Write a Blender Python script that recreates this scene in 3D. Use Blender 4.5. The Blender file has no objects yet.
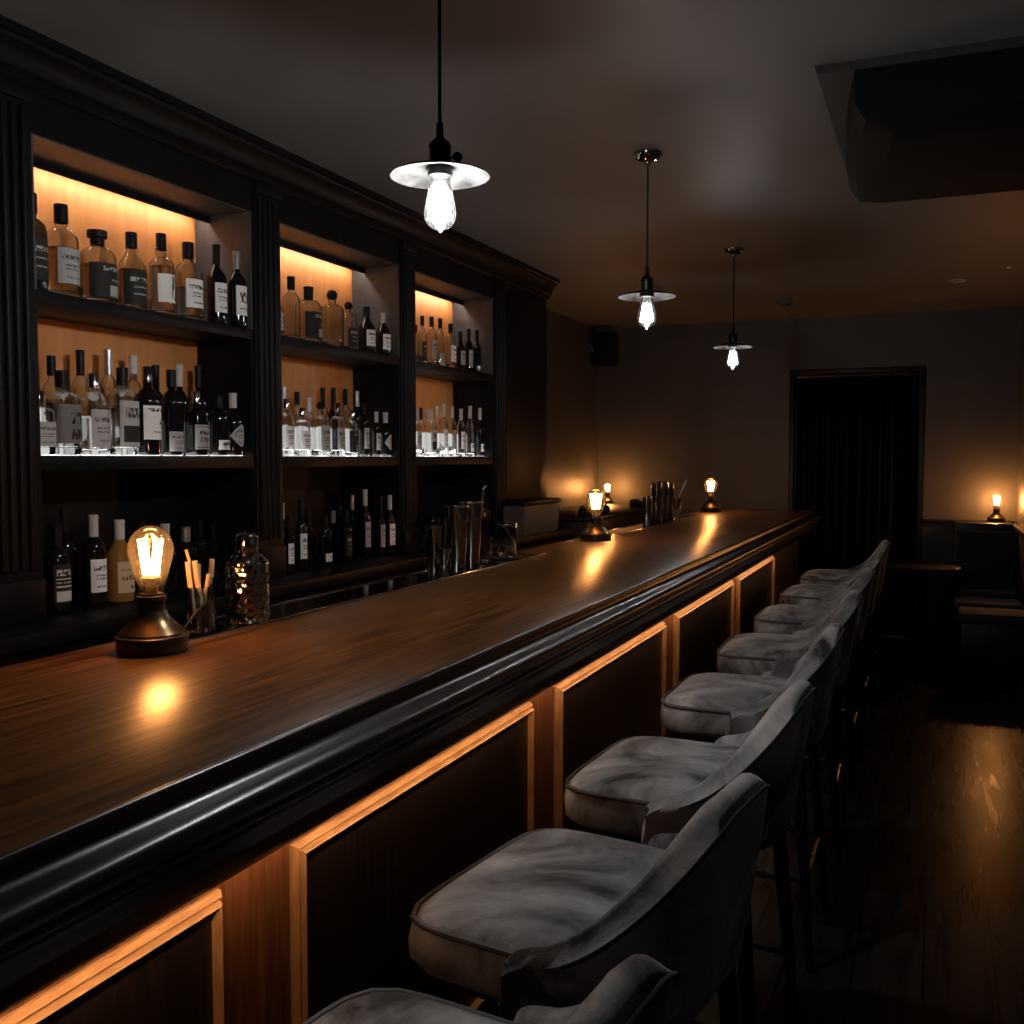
import bpy, bmesh, math, random
from mathutils import Vector, Matrix
R = math.radians
PI = math.pi
random.seed(7)
scene = bpy.context.scene
col = scene.collection

# ------------------------------------------------------------------ helpers
def lathe(bm, prof, n=2.0, seg=28, c=(0, 0, 0), tilt=None, closed=False):
    """revolve (r, z) pairs; n > 2 gives a squarish (superellipse) section"""
    rings = []
    for r, z in prof:
        if r <= 1e-6:
            v = bm.verts.new((0, 0, z)); rings.append([v]); continue
        ring = []
        for i in range(seg):
            a = 2 * PI * i / seg
            ca, sa = math.cos(a), math.sin(a)
            k = 1.0 if n == 2 else (abs(ca) ** n + abs(sa) ** n) ** (-1.0 / n)
            ring.append(bm.verts.new((r * k * ca, r * k * sa, z)))
        rings.append(ring)
    pairs = list(zip(rings[:-1], rings[1:]))
    if closed: pairs.append((rings[-1], rings[0]))
    for a, b in pairs:
        if len(a) == 1 and len(b) == 1: continue
        if len(a) == 1:
            for i in range(seg): bm.faces.new((a[0], b[(i + 1) % seg], b[i]))
        elif len(b) == 1:
            for i in range(seg): bm.faces.new((a[i], a[(i + 1) % seg], b[0]))
        else:
            for i in range(seg):
                j = (i + 1) % seg
                bm.faces.new((a[i], a[j], b[j], b[i]))
    vs = [v for r in rings for v in r]
    if tilt is not None: bmesh.ops.transform(bm, matrix=tilt, verts=vs)
    if c != (0, 0, 0): bmesh.ops.translate(bm, vec=Vector(c), verts=vs)
    return vs

def box(bm, x0, x1, y0, y1, z0, z1, bev=0.0, seg=2):
    r = bmesh.ops.create_cube(bm, size=1.0)
    vs = r['verts']
    for v in vs:
        v.co = Vector(((x0 + x1) / 2 + v.co.x * (x1 - x0), (y0 + y1) / 2 + v.co.y * (y1 - y0), (z0 + z1) / 2 + v.co.z * (z1 - z0)))
    if bev > 0:
        es = list({e for v in vs for e in v.link_edges})
        bmesh.ops.bevel(bm, geom=es, offset=bev, segments=seg, affect='EDGES', profile=0.5)

def prism(bm, prof, a0, a1, axis='y'):
    """extrude a closed (p, q) outline along an axis: 'y' takes (x, z), 'x' takes (y, z), 'z' takes (x, y)"""
    def P(p, q, t):
        return {'y': (p, t, q), 'x': (t, p, q), 'z': (p, q, t)}[axis]
    A = [bm.verts.new(P(p, q, a0)) for p, q in prof]
    B = [bm.verts.new(P(p, q, a1)) for p, q in prof]
    k = len(prof)
    for i in range(k):
        bm.faces.new((A[i], A[(i + 1) % k], B[(i + 1) % k], B[i]))
    bm.faces.new(A); bm.faces.new(list(reversed(B)))

def tube(bm, pts, r, seg=8, closed=False, r1=None):
    pts = [Vector(p) for p in pts]
    k = len(pts)
    rings = []
    up = Vector((0, 0, 1))
    prev = None
    for i, p in enumerate(pts):
        if closed: d = pts[(i + 1) % k] - pts[i - 1]
        else: d = pts[min(i + 1, k - 1)] - pts[max(i - 1, 0)]
        d.normalize()
        if prev is None:
            s = d.cross(up)
            if s.length < 1e-3: s = d.cross(Vector((1, 0, 0)))
        else:
            s = prev - d * prev.dot(d)
        s.normalize(); prev = s
        t = d.cross(s)
        rr = r if r1 is None else r + (r1 - r) * i / (k - 1)
        rings.append([bm.verts.new(p + s * rr * math.cos(2 * PI * j / seg) + t * rr * math.sin(2 * PI * j / seg)) for j in range(seg)])
    n = k if closed else k - 1
    for i in range(n):
        a, b = rings[i], rings[(i + 1) % k]
        for j in range(seg):
            bm.faces.new((a[j], a[(j + 1) % seg], b[(j + 1) % seg], b[j]))
    if not closed:
        bm.faces.new(list(reversed(rings[0]))); bm.faces.new(rings[-1])

def obj(name, bm, mat, parent=None, world=False, smooth=35):
    """link a bmesh as one object; world=True: coordinates are world ones, moved into the parent's frame"""
    if world and parent is not None:
        root = parent
        while root.parent: root = root.parent
        bmesh.ops.translate(bm, vec=-root.location, verts=bm.verts)
    bmesh.ops.recalc_face_normals(bm, faces=bm.faces)
    me = bpy.data.meshes.new(name)
    bm.to_mesh(me); bm.free()
    if smooth:
        me.shade_smooth()
        me.set_sharp_from_angle(angle=R(smooth))
    me.materials.append(mat)
    o = bpy.data.objects.new(name, me)
    col.objects.link(o)
    if parent is not None: o.parent = parent
    return o

def B(): return bmesh.new()

def thing(name, label, cat, loc=(0, 0, 0), rotz=0, group=None):
    o = bpy.data.objects.new(name, None)
    o.empty_display_size = 0.05
    o.location = loc; o.rotation_euler = (0, 0, rotz)
    o['label'] = label; o['category'] = cat
    if group: o['group'] = group
    col.objects.link(o)
    return o

def tag(o, label, cat, group=None):
    o['label'] = label; o['category'] = cat
    if group: o['group'] = group
    return o

def struct(name, bm, mat, label=None, smooth=35):
    o = obj(name, bm, mat, smooth=smooth)
    o['kind'] = 'structure'
    o['label'] = label; o['category'] = name.split('_')[0]
    return o

# ------------------------------------------------------------------ materials
def nodes(name):
    m = bpy.data.materials.new(name); m.use_nodes = True
    nt = m.node_tree; nt.nodes.clear()
    out = nt.nodes.new('ShaderNodeOutputMaterial')
    return m, nt, out

def N(nt, typ, **kw):
    n = nt.nodes.new(typ)
    for k, v in kw.items():
        if k in n.inputs: n.inputs[k].default_value = v
        else: setattr(n, k, v)
    return n

def principled(name, base, rough=0.5, metal=0.0, spec=0.5, coat=0.0, sheen=0.0, trans=0.0, ior=1.45, coat_rough=0.1):
    m, nt, out = nodes(name)
    p = N(nt, 'ShaderNodeBsdfPrincipled')
    p.inputs['Base Color'].default_value = (*base, 1)
    p.inputs['Roughness'].default_value = rough
    p.inputs['Metallic'].default_value = metal
    p.inputs['Specular IOR Level'].default_value = spec
    p.inputs['Coat Weight'].default_value = coat
    p.inputs['Coat Roughness'].default_value = coat_rough
    p.inputs['Sheen Weight'].default_value = sheen
    p.inputs['Transmission Weight'].default_value = trans
    p.inputs['IOR'].default_value = ior
    nt.links.new(p.outputs[0], out.inputs[0])
    return m, nt, p

def noise_mix(nt, p, c0, c1, scale, detail=4, stretch=(1, 1, 1), lo=0.35, hi=0.65, rough_to=None, bump=0.0, bump_scale=None):
    tc = N(nt, 'ShaderNodeTexCoord')
    mp = N(nt, 'ShaderNodeMapping'); mp.inputs['Scale'].default_value = stretch
    nt.links.new(tc.outputs['Object'], mp.inputs[0])
    nz = N(nt, 'ShaderNodeTexNoise'); nz.inputs['Scale'].default_value = scale; nz.inputs['Detail'].default_value = detail
    nt.links.new(mp.outputs[0], nz.inputs['Vector'])
    cr = N(nt, 'ShaderNodeValToRGB')
    cr.color_ramp.elements[0].position = lo; cr.color_ramp.elements[0].color = (*c0, 1)
    cr.color_ramp.elements[1].position = hi; cr.color_ramp.elements[1].color = (*c1, 1)
    nt.links.new(nz.outputs['Fac'], cr.inputs[0])
    nt.links.new(cr.outputs[0], p.inputs['Base Color'])
    if rough_to:
        mr = N(nt, 'ShaderNodeMapRange')
        mr.inputs['To Min'].default_value = rough_to[0]; mr.inputs['To Max'].default_value = rough_to[1]
        mr.inputs['From Min'].default_value = 0.3; mr.inputs['From Max'].default_value = 0.7
        nt.links.new(nz.outputs['Fac'], mr.inputs[0]); nt.links.new(mr.outputs[0], p.inputs['Roughness'])
    if bump:
        b = N(nt, 'ShaderNodeBump'); b.inputs['Strength'].default_value = bump; b.inputs['Distance'].default_value = 0.004
        src = nz
        if bump_scale:
            src = N(nt, 'ShaderNodeTexNoise'); src.inputs['Scale'].default_value = bump_scale; src.inputs['Detail'].default_value = 3
            nt.links.new(mp.outputs[0], src.inputs['Vector'])
        nt.links.new(src.outputs['Fac'], b.inputs['Height']); nt.links.new(b.outputs[0], p.inputs['Normal'])
    return mp, nz, cr

M = {}
def mat_wood(name, c0, c1, rough, stretch, scale=9, coat=0.0, bump=0.05, coat_rough=0.15):
    m, nt, p = principled(name, c0, rough, coat=coat, coat_rough=coat_rough)
    noise_mix(nt, p, c0, c1, scale, 6, stretch, 0.35, 0.68, bump=bump)
    M[name] = m
    return m, nt, p
mat_wood('bar_wood', (0.042, 0.017, 0.004), (0.200, 0.078, 0.018), 0.31, (11, 0.5, 11), 7, bump=0.04)
M['bar_wood'].node_tree.nodes['Principled BSDF'].inputs['Specular IOR Level'].default_value = 0.5
mat_wood('bar_edge', (0.010, 0.007, 0.006), (0.020, 0.012, 0.010), 0.30, (14, 0.6, 14), 6, bump=0)
mat_wood('front_wood', (0.085, 0.030, 0.010), (0.20, 0.075, 0.025), 0.38, (12, 12, 0.9), 6)
mat_wood('panel_wood', (0.008, 0.0055, 0.004), (0.022, 0.013, 0.009), 0.34, (14, 14, 0.8), 5)
mat_wood('trim_wood', (0.42, 0.21, 0.085), (0.58, 0.31, 0.13), 0.33, (10, 3, 3), 6)
mat_wood('cabinet_paint', (0.0045, 0.0045, 0.0047), (0.0075, 0.0075, 0.0077), 0.45, (8, 8, 1), 5, bump=0.02)
M['cabinet_paint'].node_tree.nodes['Principled BSDF'].inputs['Specular IOR Level'].default_value = 0.15
mat_wood('cabinet_paint_lit', (0.050, 0.050, 0.051), (0.066, 0.066, 0.067), 0.5, (8, 8, 1), 5, bump=0.02)  # cabinet paint lightened, puts the shelf light's glow into the colour
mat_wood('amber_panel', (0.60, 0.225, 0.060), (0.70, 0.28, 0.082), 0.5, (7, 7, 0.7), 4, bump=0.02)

m, nt, p = principled('ceiling_paint', (0.1, 0.1, 0.1), 0.55, spec=0.3)
noise_mix(nt, p, (0.145, 0.145, 0.146), (0.175, 0.175, 0.176), 2.2, 4, (1, 1, 1), rough_to=(0.50, 0.60), bump=0.04, bump_scale=14)
M['ceiling_paint'] = m
m, nt, p = principled('wall_paint', (0.1, 0.1, 0.1), 0.5)
noise_mix(nt, p, (0.060, 0.058, 0.055), (0.074, 0.072, 0.068), 3, 4, (1, 1, 1), bump=0.03, bump_scale=60)
M['wall_paint'] = m
M['wall_dark'], _, _ = principled('wall_dark', (0.02, 0.02, 0.02), 0.6)
m, nt, p = principled('wainscot_paint', (0.014, 0.013, 0.013), 0.45)
noise_mix(nt, p, (0.012, 0.011, 0.011), (0.02, 0.018, 0.017), 4)
M['wainscot_paint'] = m

# floor: dark planks running along the bar
m, nt, p = principled('floor_planks', (0.02, 0.02, 0.02), 0.4, spec=0.06)
tc = N(nt, 'ShaderNodeTexCoord')
mp = N(nt, 'ShaderNodeMapping'); mp.inputs['Rotation'].default_value = (0, 0, R(90))
nt.links.new(tc.outputs['Object'], mp.inputs[0])
br = N(nt, 'ShaderNodeTexBrick')
br.inputs['Scale'].default_value = 1.0; br.inputs['Brick Width'].default_value = 2.3; br.inputs['Row Height'].default_value = 0.185
br.inputs['Mortar Size'].default_value = 0.004; br.inputs['Mortar'].default_value = (0.002, 0.002, 0.002, 1)
br.inputs['Color1'].default_value = (0.026, 0.0245, 0.0235, 1); br.inputs['Color2'].default_value = (0.017, 0.016, 0.0155, 1)
nt.links.new(mp.outputs[0], br.inputs['Vector'])
mp2 = N(nt, 'ShaderNodeMapping'); mp2.inputs['Scale'].default_value = (9, 0.8, 1)
nt.links.new(tc.outputs['Object'], mp2.inputs[0])
nz = N(nt, 'ShaderNodeTexNoise'); nz.inputs['Scale'].default_value = 3.0; nz.inputs['Detail'].default_value = 8
nt.links.new(mp2.outputs[0], nz.inputs['Vector'])
mr = N(nt, 'ShaderNodeMapRange'); mr.inputs['From Min'].default_value = 0.3; mr.inputs['From Max'].default_value = 0.7
mr.inputs['To Min'].default_value = 0.5; mr.inputs['To Max'].default_value = 1.35
nt.links.new(nz.outputs['Fac'], mr.inputs[0])
mx = N(nt, 'ShaderNodeVectorMath', operation='SCALE')
nt.links.new(br.outputs['Color'], mx.inputs[0]); nt.links.new(mr.outputs[0], mx.inputs['Scale'])
nt.links.new(mx.outputs[0], p.inputs['Base Color'])
mr2 = N(nt, 'ShaderNodeMapRange'); mr2.inputs['From Min'].default_value = 0.3; mr2.inputs['From Max'].default_value = 0.7
mr2.inputs['To Min'].default_value = 0.24; mr2.inputs['To Max'].default_value = 0.34
nt.links.new(nz.outputs['Fac'], mr2.inputs[0]); nt.links.new(mr2.outputs[0], p.inputs['Roughness'])
bp = N(nt, 'ShaderNodeBump'); bp.inputs['Strength'].default_value = 0.05; bp.inputs['Distance'].default_value = 0.003
sb = N(nt, 'ShaderNodeMath', operation='SUBTRACT'); sb.inputs[0].default_value = 1.0
nt.links.new(br.outputs['Fac'], sb.inputs[1])
ad = N(nt, 'ShaderNodeMath', operation='ADD')
nt.links.new(sb.outputs[0], ad.inputs[0]); nt.links.new(nz.outputs['Fac'], ad.inputs[1])
nt.links.new(ad.outputs[0], bp.inputs['Height']); nt.links.new(bp.outputs[0], p.inputs['Normal'])
M['floor_planks'] = m

# velvet: mottled nap
m, nt, p = principled('velvet', (0.2, 0.2, 0.2), 0.85, spec=0.15, sheen=0.22)
p.inputs['Sheen Roughness'].default_value = 0.45
mp, nz, cr = noise_mix(nt, p, (0.035, 0.035, 0.0355), (0.60, 0.60, 0.606), 4.6, 8, (1, 1, 1), 0.36, 0.68, bump=0.25, bump_scale=320)
nz.inputs['Distortion'].default_value = 0.7; nz.inputs['Roughness'].default_value = 0.62
oi = N(nt, 'ShaderNodeObjectInfo')
cx = N(nt, 'ShaderNodeCombineXYZ')
sc_ = N(nt, 'ShaderNodeMath', operation='MULTIPLY'); sc_.inputs[1].default_value = 37.0
nt.links.new(oi.outputs['Random'], sc_.inputs[0]); nt.links.new(sc_.outputs[0], cx.inputs[0]); nt.links.new(sc_.outputs[0], cx.inputs[2])
nt.links.new(cx.outputs[0], mp.inputs['Location'])
M['velvet'] = m
M['velvet_dark'], _, _ = principled('velvet_dark', (0.022, 0.022, 0.0225), 0.8, spec=0.15, sheen=0.1)
M['piping'], _, _ = principled('piping', (0.10, 0.10, 0.10), 0.6)
M['curtain'], _, _ = principled('curtain', (0.006, 0.006, 0.0063), 0.9, spec=0.1)
M['black_wood'], _, _ = principled('black_wood', (0.008, 0.007, 0.0065), 0.45, spec=0.3)
M['black_metal'], _, _ = principled('black_metal', (0.02, 0.02, 0.02), 0.32, metal=0.8)
M['black_plastic'], _, _ = principled('black_plastic', (0.008, 0.008, 0.0083), 0.45, spec=0.2)
M['matte_black'], _, _ = principled('matte_black', (0.006, 0.006, 0.006), 0.8, spec=0.08)
M['grey_plastic'], _, _ = principled('grey_plastic', (0.075, 0.08, 0.085), 0.45)
M['unit_white'], _, _ = principled('unit_white', (0.035, 0.035, 0.035), 0.45)
M['steel'], _, _ = principled('steel', (0.62, 0.60, 0.58), 0.13, metal=1.0)
M['dark_steel'], _, _ = principled('dark_steel', (0.38, 0.37, 0.36), 0.10, metal=1.0)
M['shade_metal'], nt, p = principled('shade_metal', (0.2, 0.2, 0.2), 0.55, metal=0.3, spec=0.15)
noise_mix(nt, p, (0.006, 0.006, 0.006), (0.05, 0.05, 0.05), 22, 5, (1, 1, 1), 0.3, 0.7)
M['aged_brass'], nt, p = principled('aged_brass', (0.16, 0.10, 0.045), 0.28, metal=0.9)
noise_mix(nt, p, (0.10, 0.062, 0.030), (0.20, 0.125, 0.06), 26, 4)
M['base_black'], _, _ = principled('base_black', (0.028, 0.020, 0.016), 0.30, spec=0.6)
M['cord'], _, _ = principled('cord', (0.012, 0.012, 0.012), 0.7)
M['pale_cord'], _, _ = principled('pale_cord', (0.30, 0.30, 0.29), 0.5)
M['ceramic'], _, _ = principled('ceramic', (0.5, 0.46, 0.40), 0.4)
# hammered metal
m, nt, p = principled('hammered', (0.30, 0.29, 0.28), 0.12, metal=1.0)
tc = N(nt, 'ShaderNodeTexCoord'); vo = N(nt, 'ShaderNodeTexVoronoi'); vo.inputs['Scale'].default_value = 75
nt.links.new(tc.outputs['Object'], vo.inputs['Vector'])
bp = N(nt, 'ShaderNodeBump'); bp.inputs['Strength'].default_value = 0.9; bp.inputs['Distance'].default_value = 0.004
nt.links.new(vo.outputs['Distance'], bp.inputs['Height']); nt.links.new(bp.outputs[0], p.inputs['Normal'])
M['hammered'] = m
M['straw_wood'], _, _ = principled('straw_wood', (0.60, 0.46, 0.32), 0.6)

# glass
def glass(name, colr, rough=0.0, ior=1.45):
    M[name], _, _ = principled(name, colr, rough, trans=1.0, ior=ior)
glass('glass_clear', (0.93, 0.94, 0.94))
glass('glass_smoke', (0.25, 0.25, 0.26))
M['glass_amber'], _, _ = principled('glass_amber', (0.50, 0.25, 0.06), 0.08, trans=0.45)
glass('liquid_clear', (0.80, 0.80, 0.80), ior=1.36)
glass('liquid_whisky', (0.50, 0.38, 0.24), ior=1.36)
M['glass_dark'], _, _ = principled('glass_dark', (0.006, 0.006, 0.006), 0.07, spec=0.6)
M['glass_green'], _, _ = principled('glass_green', (0.005, 0.014, 0.005), 0.07, spec=0.6)

def thin_glass(name, tint, haze):
    """thin-walled bulb glass: mostly see-through, a mirror-like sheen, a little milky scatter"""
    m, nt, out = nodes(name)
    t = N(nt, 'ShaderNodeBsdfTransparent'); t.inputs[0].default_value = (*tint, 1)
    g = N(nt, 'ShaderNodeBsdfGlossy'); g.inputs['Roughness'].default_value = 0.03
    tl = N(nt, 'ShaderNodeBsdfTranslucent'); tl.inputs[0].default_value = (*tint, 1)
    fr = N(nt, 'ShaderNodeFresnel'); fr.inputs['IOR'].default_value = 1.5
    m1 = N(nt, 'ShaderNodeMixShader'); m1.inputs[0].default_value = haze
    m2 = N(nt, 'ShaderNodeMixShader')
    nt.links.new(t.outputs[0], m1.inputs[1]); nt.links.new(tl.outputs[0], m1.inputs[2])
    nt.links.new(fr.outputs[0], m2.inputs[0])
    nt.links.new(m1.outputs[0], m2.inputs[1]); nt.links.new(g.outputs[0], m2.inputs[2])
    nt.links.new(m2.outputs[0], out.inputs[0])
    M[name] = m
thin_glass('bulb_clear', (0.97, 0.97, 0.97), 0.0030)
thin_glass('bulb_amber', (0.98, 0.84, 0.66), 0.011)

def emit(name, colr, strength):
    m, nt, out = nodes(name)
    e = N(nt, 'ShaderNodeEmission'); e.inputs[0].default_value = (*colr, 1); e.inputs[1].default_value = strength
    nt.links.new(e.outputs[0], out.inputs[0]); M[name] = m

# printed paper labels: uv drives bands of broken marks that read as print
def mat_label(name, paper, ink, bands, mark=None, half=None):
    m, nt, p = principled(name, paper, 0.65, spec=0.3)
    uv = N(nt, 'ShaderNodeUVMap')
    sep = N(nt, 'ShaderNodeSeparateXYZ'); nt.links.new(uv.outputs[0], sep.inputs[0])
    oi = N(nt, 'ShaderNodeObjectInfo')
    fac = None
    def math_(op, a, b=None):
        n = N(nt, 'ShaderNodeMath', operation=op)
        for i, v in enumerate((a, b)):
            if v is None: continue
            if isinstance(v, (int, float)): n.inputs[i].default_value = v
            else: nt.links.new(v, n.inputs[i])
        return n.outputs[0]
    U, V = sep.outputs[0], sep.outputs[1]
    for (v0, v1, u0, u1, freq) in bands:
        a = math_('MULTIPLY', math_('GREATER_THAN', V, v0), math_('LESS_THAN', V, v1))
        b = math_('MULTIPLY', math_('GREATER_THAN', U, u0), math_('LESS_THAN', U, u1))
        inb = math_('MULTIPLY', a, b)
        if freq:
            cx = N(nt, 'ShaderNodeCombineXYZ')
            nt.links.new(math_('MULTIPLY', U, freq), cx.inputs[0])
            nt.links.new(math_('MULTIPLY', V, 1.6 / (v1 - v0)), cx.inputs[1])
            nt.links.new(math_('MULTIPLY', oi.outputs['Random'], 50.0), cx.inputs[2])
            nz = N(nt, 'ShaderNodeTexNoise'); nz.inputs['Scale'].default_value = 1.0; nz.inputs['Detail'].default_value = 1
            nt.links.new(cx.outputs[0], nz.inputs['Vector'])
            inb = math_('MULTIPLY', inb, math_('GREATER_THAN', nz.outputs['Fac'], 0.48))
        fac = inb if fac is None else math_('MAXIMUM', fac, inb)
    mix = N(nt, 'ShaderNodeMix', data_type='RGBA')
    mix.inputs[6].default_value = (*paper, 1); mix.inputs[7].default_value = (*ink, 1)
    if fac is None: mix.inputs[0].default_value = 0
    else: nt.links.new(fac, mix.inputs[0])
    nt.links.new(mix.outputs[2], p.inputs['Base Color'])
    M[name] = m
W_, G_, D_, K_ = (0.86, 0.86, 0.85), (0.42, 0.42, 0.42), (0.02, 0.02, 0.02), (0.05, 0.05, 0.05)
txt = [(0.66, 0.80, 0.12, 0.88, 16), (0.48, 0.54, 0.2, 0.8, 30), (0.38, 0.43, 0.2, 0.8, 30), (0.14, 0.20, 0.25, 0.75, 26)]
mat_label('label_white', W_, K_, txt)
mat_label('label_white_letters', W_, K_, [(0.42, 0.78, 0.2, 0.8, 9), (0.2, 0.26, 0.2, 0.8, 26)])
mat_label('label_grey', G_, (0.08, 0.08, 0.08), txt)
mat_label('label_grey_box', (0.17, 0.17, 0.17), D_, [(0.1, 0.36, 0.42, 0.88, 7), (0.5, 0.8, 0.4, 0.9, 14)])
mat_label('label_grey_dark', G_, D_, [(0.10, 0.46, 0.12, 0.95, 0), (0.62, 0.85, 0.2, 0.85, 22)])
mat_label('label_dark', D_, (0.45, 0.44, 0.42), [(0.68, 0.80, 0.15, 0.85, 16), (0.5, 0.54, 0.25, 0.75, 30), (0.3, 0.34, 0.25, 0.75, 30)])
mat_label('label_dark_band', D_, (0.36, 0.35, 0.34), [(0.78, 0.90, 0.3, 0.95, 14), (0.05, 0.36, 0.45, 0.95, 0), (0.5, 0.55, 0.5, 0.9, 26)])
mat_label('label_mark', W_, D_, [(0.82, 0.92, 0.15, 0.95, 22), (0.36, 0.60, 0.60, 0.84, 5), (0.2, 0.24, 0.3, 0.9, 30)])
mat_label('label_crest', W_, (0.04, 0.04, 0.04), [(0.12, 0.95, 0.52, 0.86, 8)])
mat_label('label_frame', G_, D_, [(0.9, 0.93, 0.04, 0.96, 0), (0.07, 0.10, 0.04, 0.96, 0), (0.6, 0.76, 0.2, 0.85, 16), (0.3, 0.5, 0.2, 0.85, 30)])
mat_label('label_cream', (0.62, 0.48, 0.30), (0.16, 0.09, 0.04), [(0.4, 0.55, 0.15, 0.85, 9), (0.7, 0.76, 0.1, 0.9, 24), (0.12, 0.26, 0.5, 0.95, 8)])
mat_label('label_black_white', D_, (0.62, 0.61, 0.6), [(0.04, 0.30, 0.1, 0.9, 0), (0.70, 0.86, 0.12, 0.9, 12), (0.40, 0.44, 0.1, 0.9, 0), (0.5, 0.54, 0.1, 0.9, 40), (0.60, 0.63, 0.1, 0.9, 0)])

FIL_WHITE = 1200.0
DIM_X = 0.22
FIL_WARM = 165.0
CORNER_X = 3.3
LED_SHELF = 42.0
LED_GLOW = 4.0
LED_BACK = 0.7
LED_BAR = 52.0
EXPOSURE = 0.0

# ------------------------------------------------------------------ lights' colours
WARM = (1.0, 0.44, 0.145)
emit('filament_white', (1.0, 0.985, 0.96), FIL_WHITE)
emit('filament_white_dim', (1.0, 0.985, 0.96), FIL_WHITE * DIM_X)
emit('filament_warm', WARM, FIL_WARM)
emit('filament_warm_strong', WARM, FIL_WARM * CORNER_X)
emit('led_shelf', (1.0, 0.83, 0.72), LED_SHELF)
emit('led_glow', (1.0, 0.98, 0.95), LED_GLOW)
emit('led_back', (1.0, 0.98, 0.95), LED_BACK)
emit('led_bar', (1.0, 0.60, 0.33), LED_BAR)

# ------------------------------------------------------------------ the room
CEIL = 2.63; FARY = 8.8; LX = -2.86; RX = 0.60; NEARY = -1.6
b = B(); box(b, LX, RX, NEARY, FARY, -0.05, 0); struct('floor', b, M['floor_planks'], 'dark worn plank floor of the bar room')
b = B(); box(b, LX, RX, NEARY, FARY, CEIL, CEIL + 0.05); struct('ceiling', b, M['ceiling_paint'], 'dark satin-painted flat ceiling')
b = B(); box(b, LX - 0.06, LX, NEARY, FARY, 0, CEIL); struct('wall_left', b, M['wall_paint'], 'dark painted wall behind the bottle shelves')
b = B(); box(b, RX, RX + 0.06, NEARY, FARY, 0, CEIL); struct('wall_right', b, M['wall_paint'], 'dark painted wall at the right edge')
b = B(); box(b, LX - 0.06, RX + 0.06, NEARY - 0.06, NEARY, 0, CEIL); struct('wall_near', b, M['wall_dark'], 'dark painted wall behind the viewer')
DX0, DX1, DZ = -1.12, -0.11, 2.165
b = B()
box(b, LX - 0.06, DX0, FARY, FARY + 0.12, 0, CEIL); box(b, DX1, RX + 0.06, FARY, FARY + 0.12, 0, CEIL); box(b, DX0, DX1, FARY, FARY + 0.12, DZ, CEIL)
struct('wall_far', b, M['wall_paint'], 'dark painted far wall around the curtained doorway')
b = B(); box(b, DX0, DX1, FARY + 0.09, FARY + 0.14, 0, DZ); struct('door_1', b, M['black_wood'], 'dark doorway closed by a curtain in the far wall')
b = B()
for x0, x1, z0, z1 in ((DX0 - 0.03, DX0 + 0.012, 0, DZ + 0.03), (DX1 - 0.012, DX1 + 0.03, 0, DZ + 0.03), (DX0 + 0.012, DX1 - 0.012, DZ - 0.012, DZ + 0.03)):
    box(b, x0, x1, FARY - 0.022, FARY, z0, z1, 0.004)
struct('trim_1', b, M['black_wood'], 'black frame round the curtained doorway')
# dado: dark wainscot with a ledge rail on the far and left wall
b = B()
box(b, LX, DX0 - 0.03, FARY - 0.02, FARY, 0.10, 0.93); box(b, DX1 + 0.03, RX, FARY - 0.02, FARY, 0.10, 0.93)
box(b, LX, LX + 0.02, 6.32, FARY - 0.02, 0.10, 0.93); box(b, RX - 0.02, RX, 5.6, FARY - 0.02, 0.10, 0.93)
struct('trim_2', b, M['wainscot_paint'], 'dark wainscot on the far end walls')
b = B()
box(b, LX, DX0 - 0.03, FARY - 0.05, FARY, 0.93, 0.955, 0.004); box(b, DX1 + 0.03, RX, FARY - 0.05, FARY, 0.93, 0.955, 0.004)
box(b, LX, LX + 0.05, 6.32, FARY - 0.05, 0.93, 0.955, 0.004); box(b, RX - 0.05, RX, 5.6, FARY - 0.05, 0.93, 0.955, 0.004)
struct('trim_3', b, M['black_wood'], 'dark dado rail along the far end walls')
b = B(); box(b, DX1 + 0.03, RX, FARY - 0.035, FARY - 0.02, 0, 0.10); box(b, LX, DX0 - 0.03, FARY - 0.035, FARY - 0.02, 0, 0.10)
struct('baseboard_far', b, M['black_wood'], 'black baseboard of the far wall')
b = B(); box(b, RX - 0.016, RX, NEARY, 5.6, 0, 0.10); struct('baseboard_right', b, M['black_wood'], 'black baseboard of the right wall')

# curtain
cu = thing('doorway_curtain', 'black pleated curtain hanging in the far doorway', 'curtain', ((DX0 + DX1) / 2, FARY + 0.04, 0))
b = B(); nx = 150; vsA = []
for i in range(nx + 1):
    u = i / nx; x = DX0 + 0.03 + u * (DX1 - DX0 - 0.06)
    y = FARY + 0.045 + 0.022 * math.sin(u * 2 * PI * 11 + 0.6 * math.sin(u * 19)) + 0.006 * math.sin(u * 61)
    sag = 0.010 * (0.5 + 0.5 * math.sin(u * 23)) + 0.004 * math.sin(u * 70)
    vsA.append([b.verts.new((x, y + dz_y, z)) for z, dz_y in ((0.012, 0.0), (0.7, 0.004), (1.5, 0.0), (2.128 - sag, 0.0))])
for p, q in zip(vsA[:-1], vsA[1:]):
    for k in range(3): b.faces.new((p[k], q[k], q[k + 1], p[k + 1]))
o = obj('curtain_cloth', b, M['curtain'], cu, world=True, smooth=60)
sm = o.modifiers.new('thickness', 'SOLIDIFY'); sm.thickness = 0.004
b = B(); tube(b, [(DX0 + 0.012, FARY + 0.045, 2.138), (DX1 - 0.012, FARY + 0.045, 2.138)], 0.009, 10); obj('curtain_rod', b, M['steel'], cu, world=True)

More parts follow.
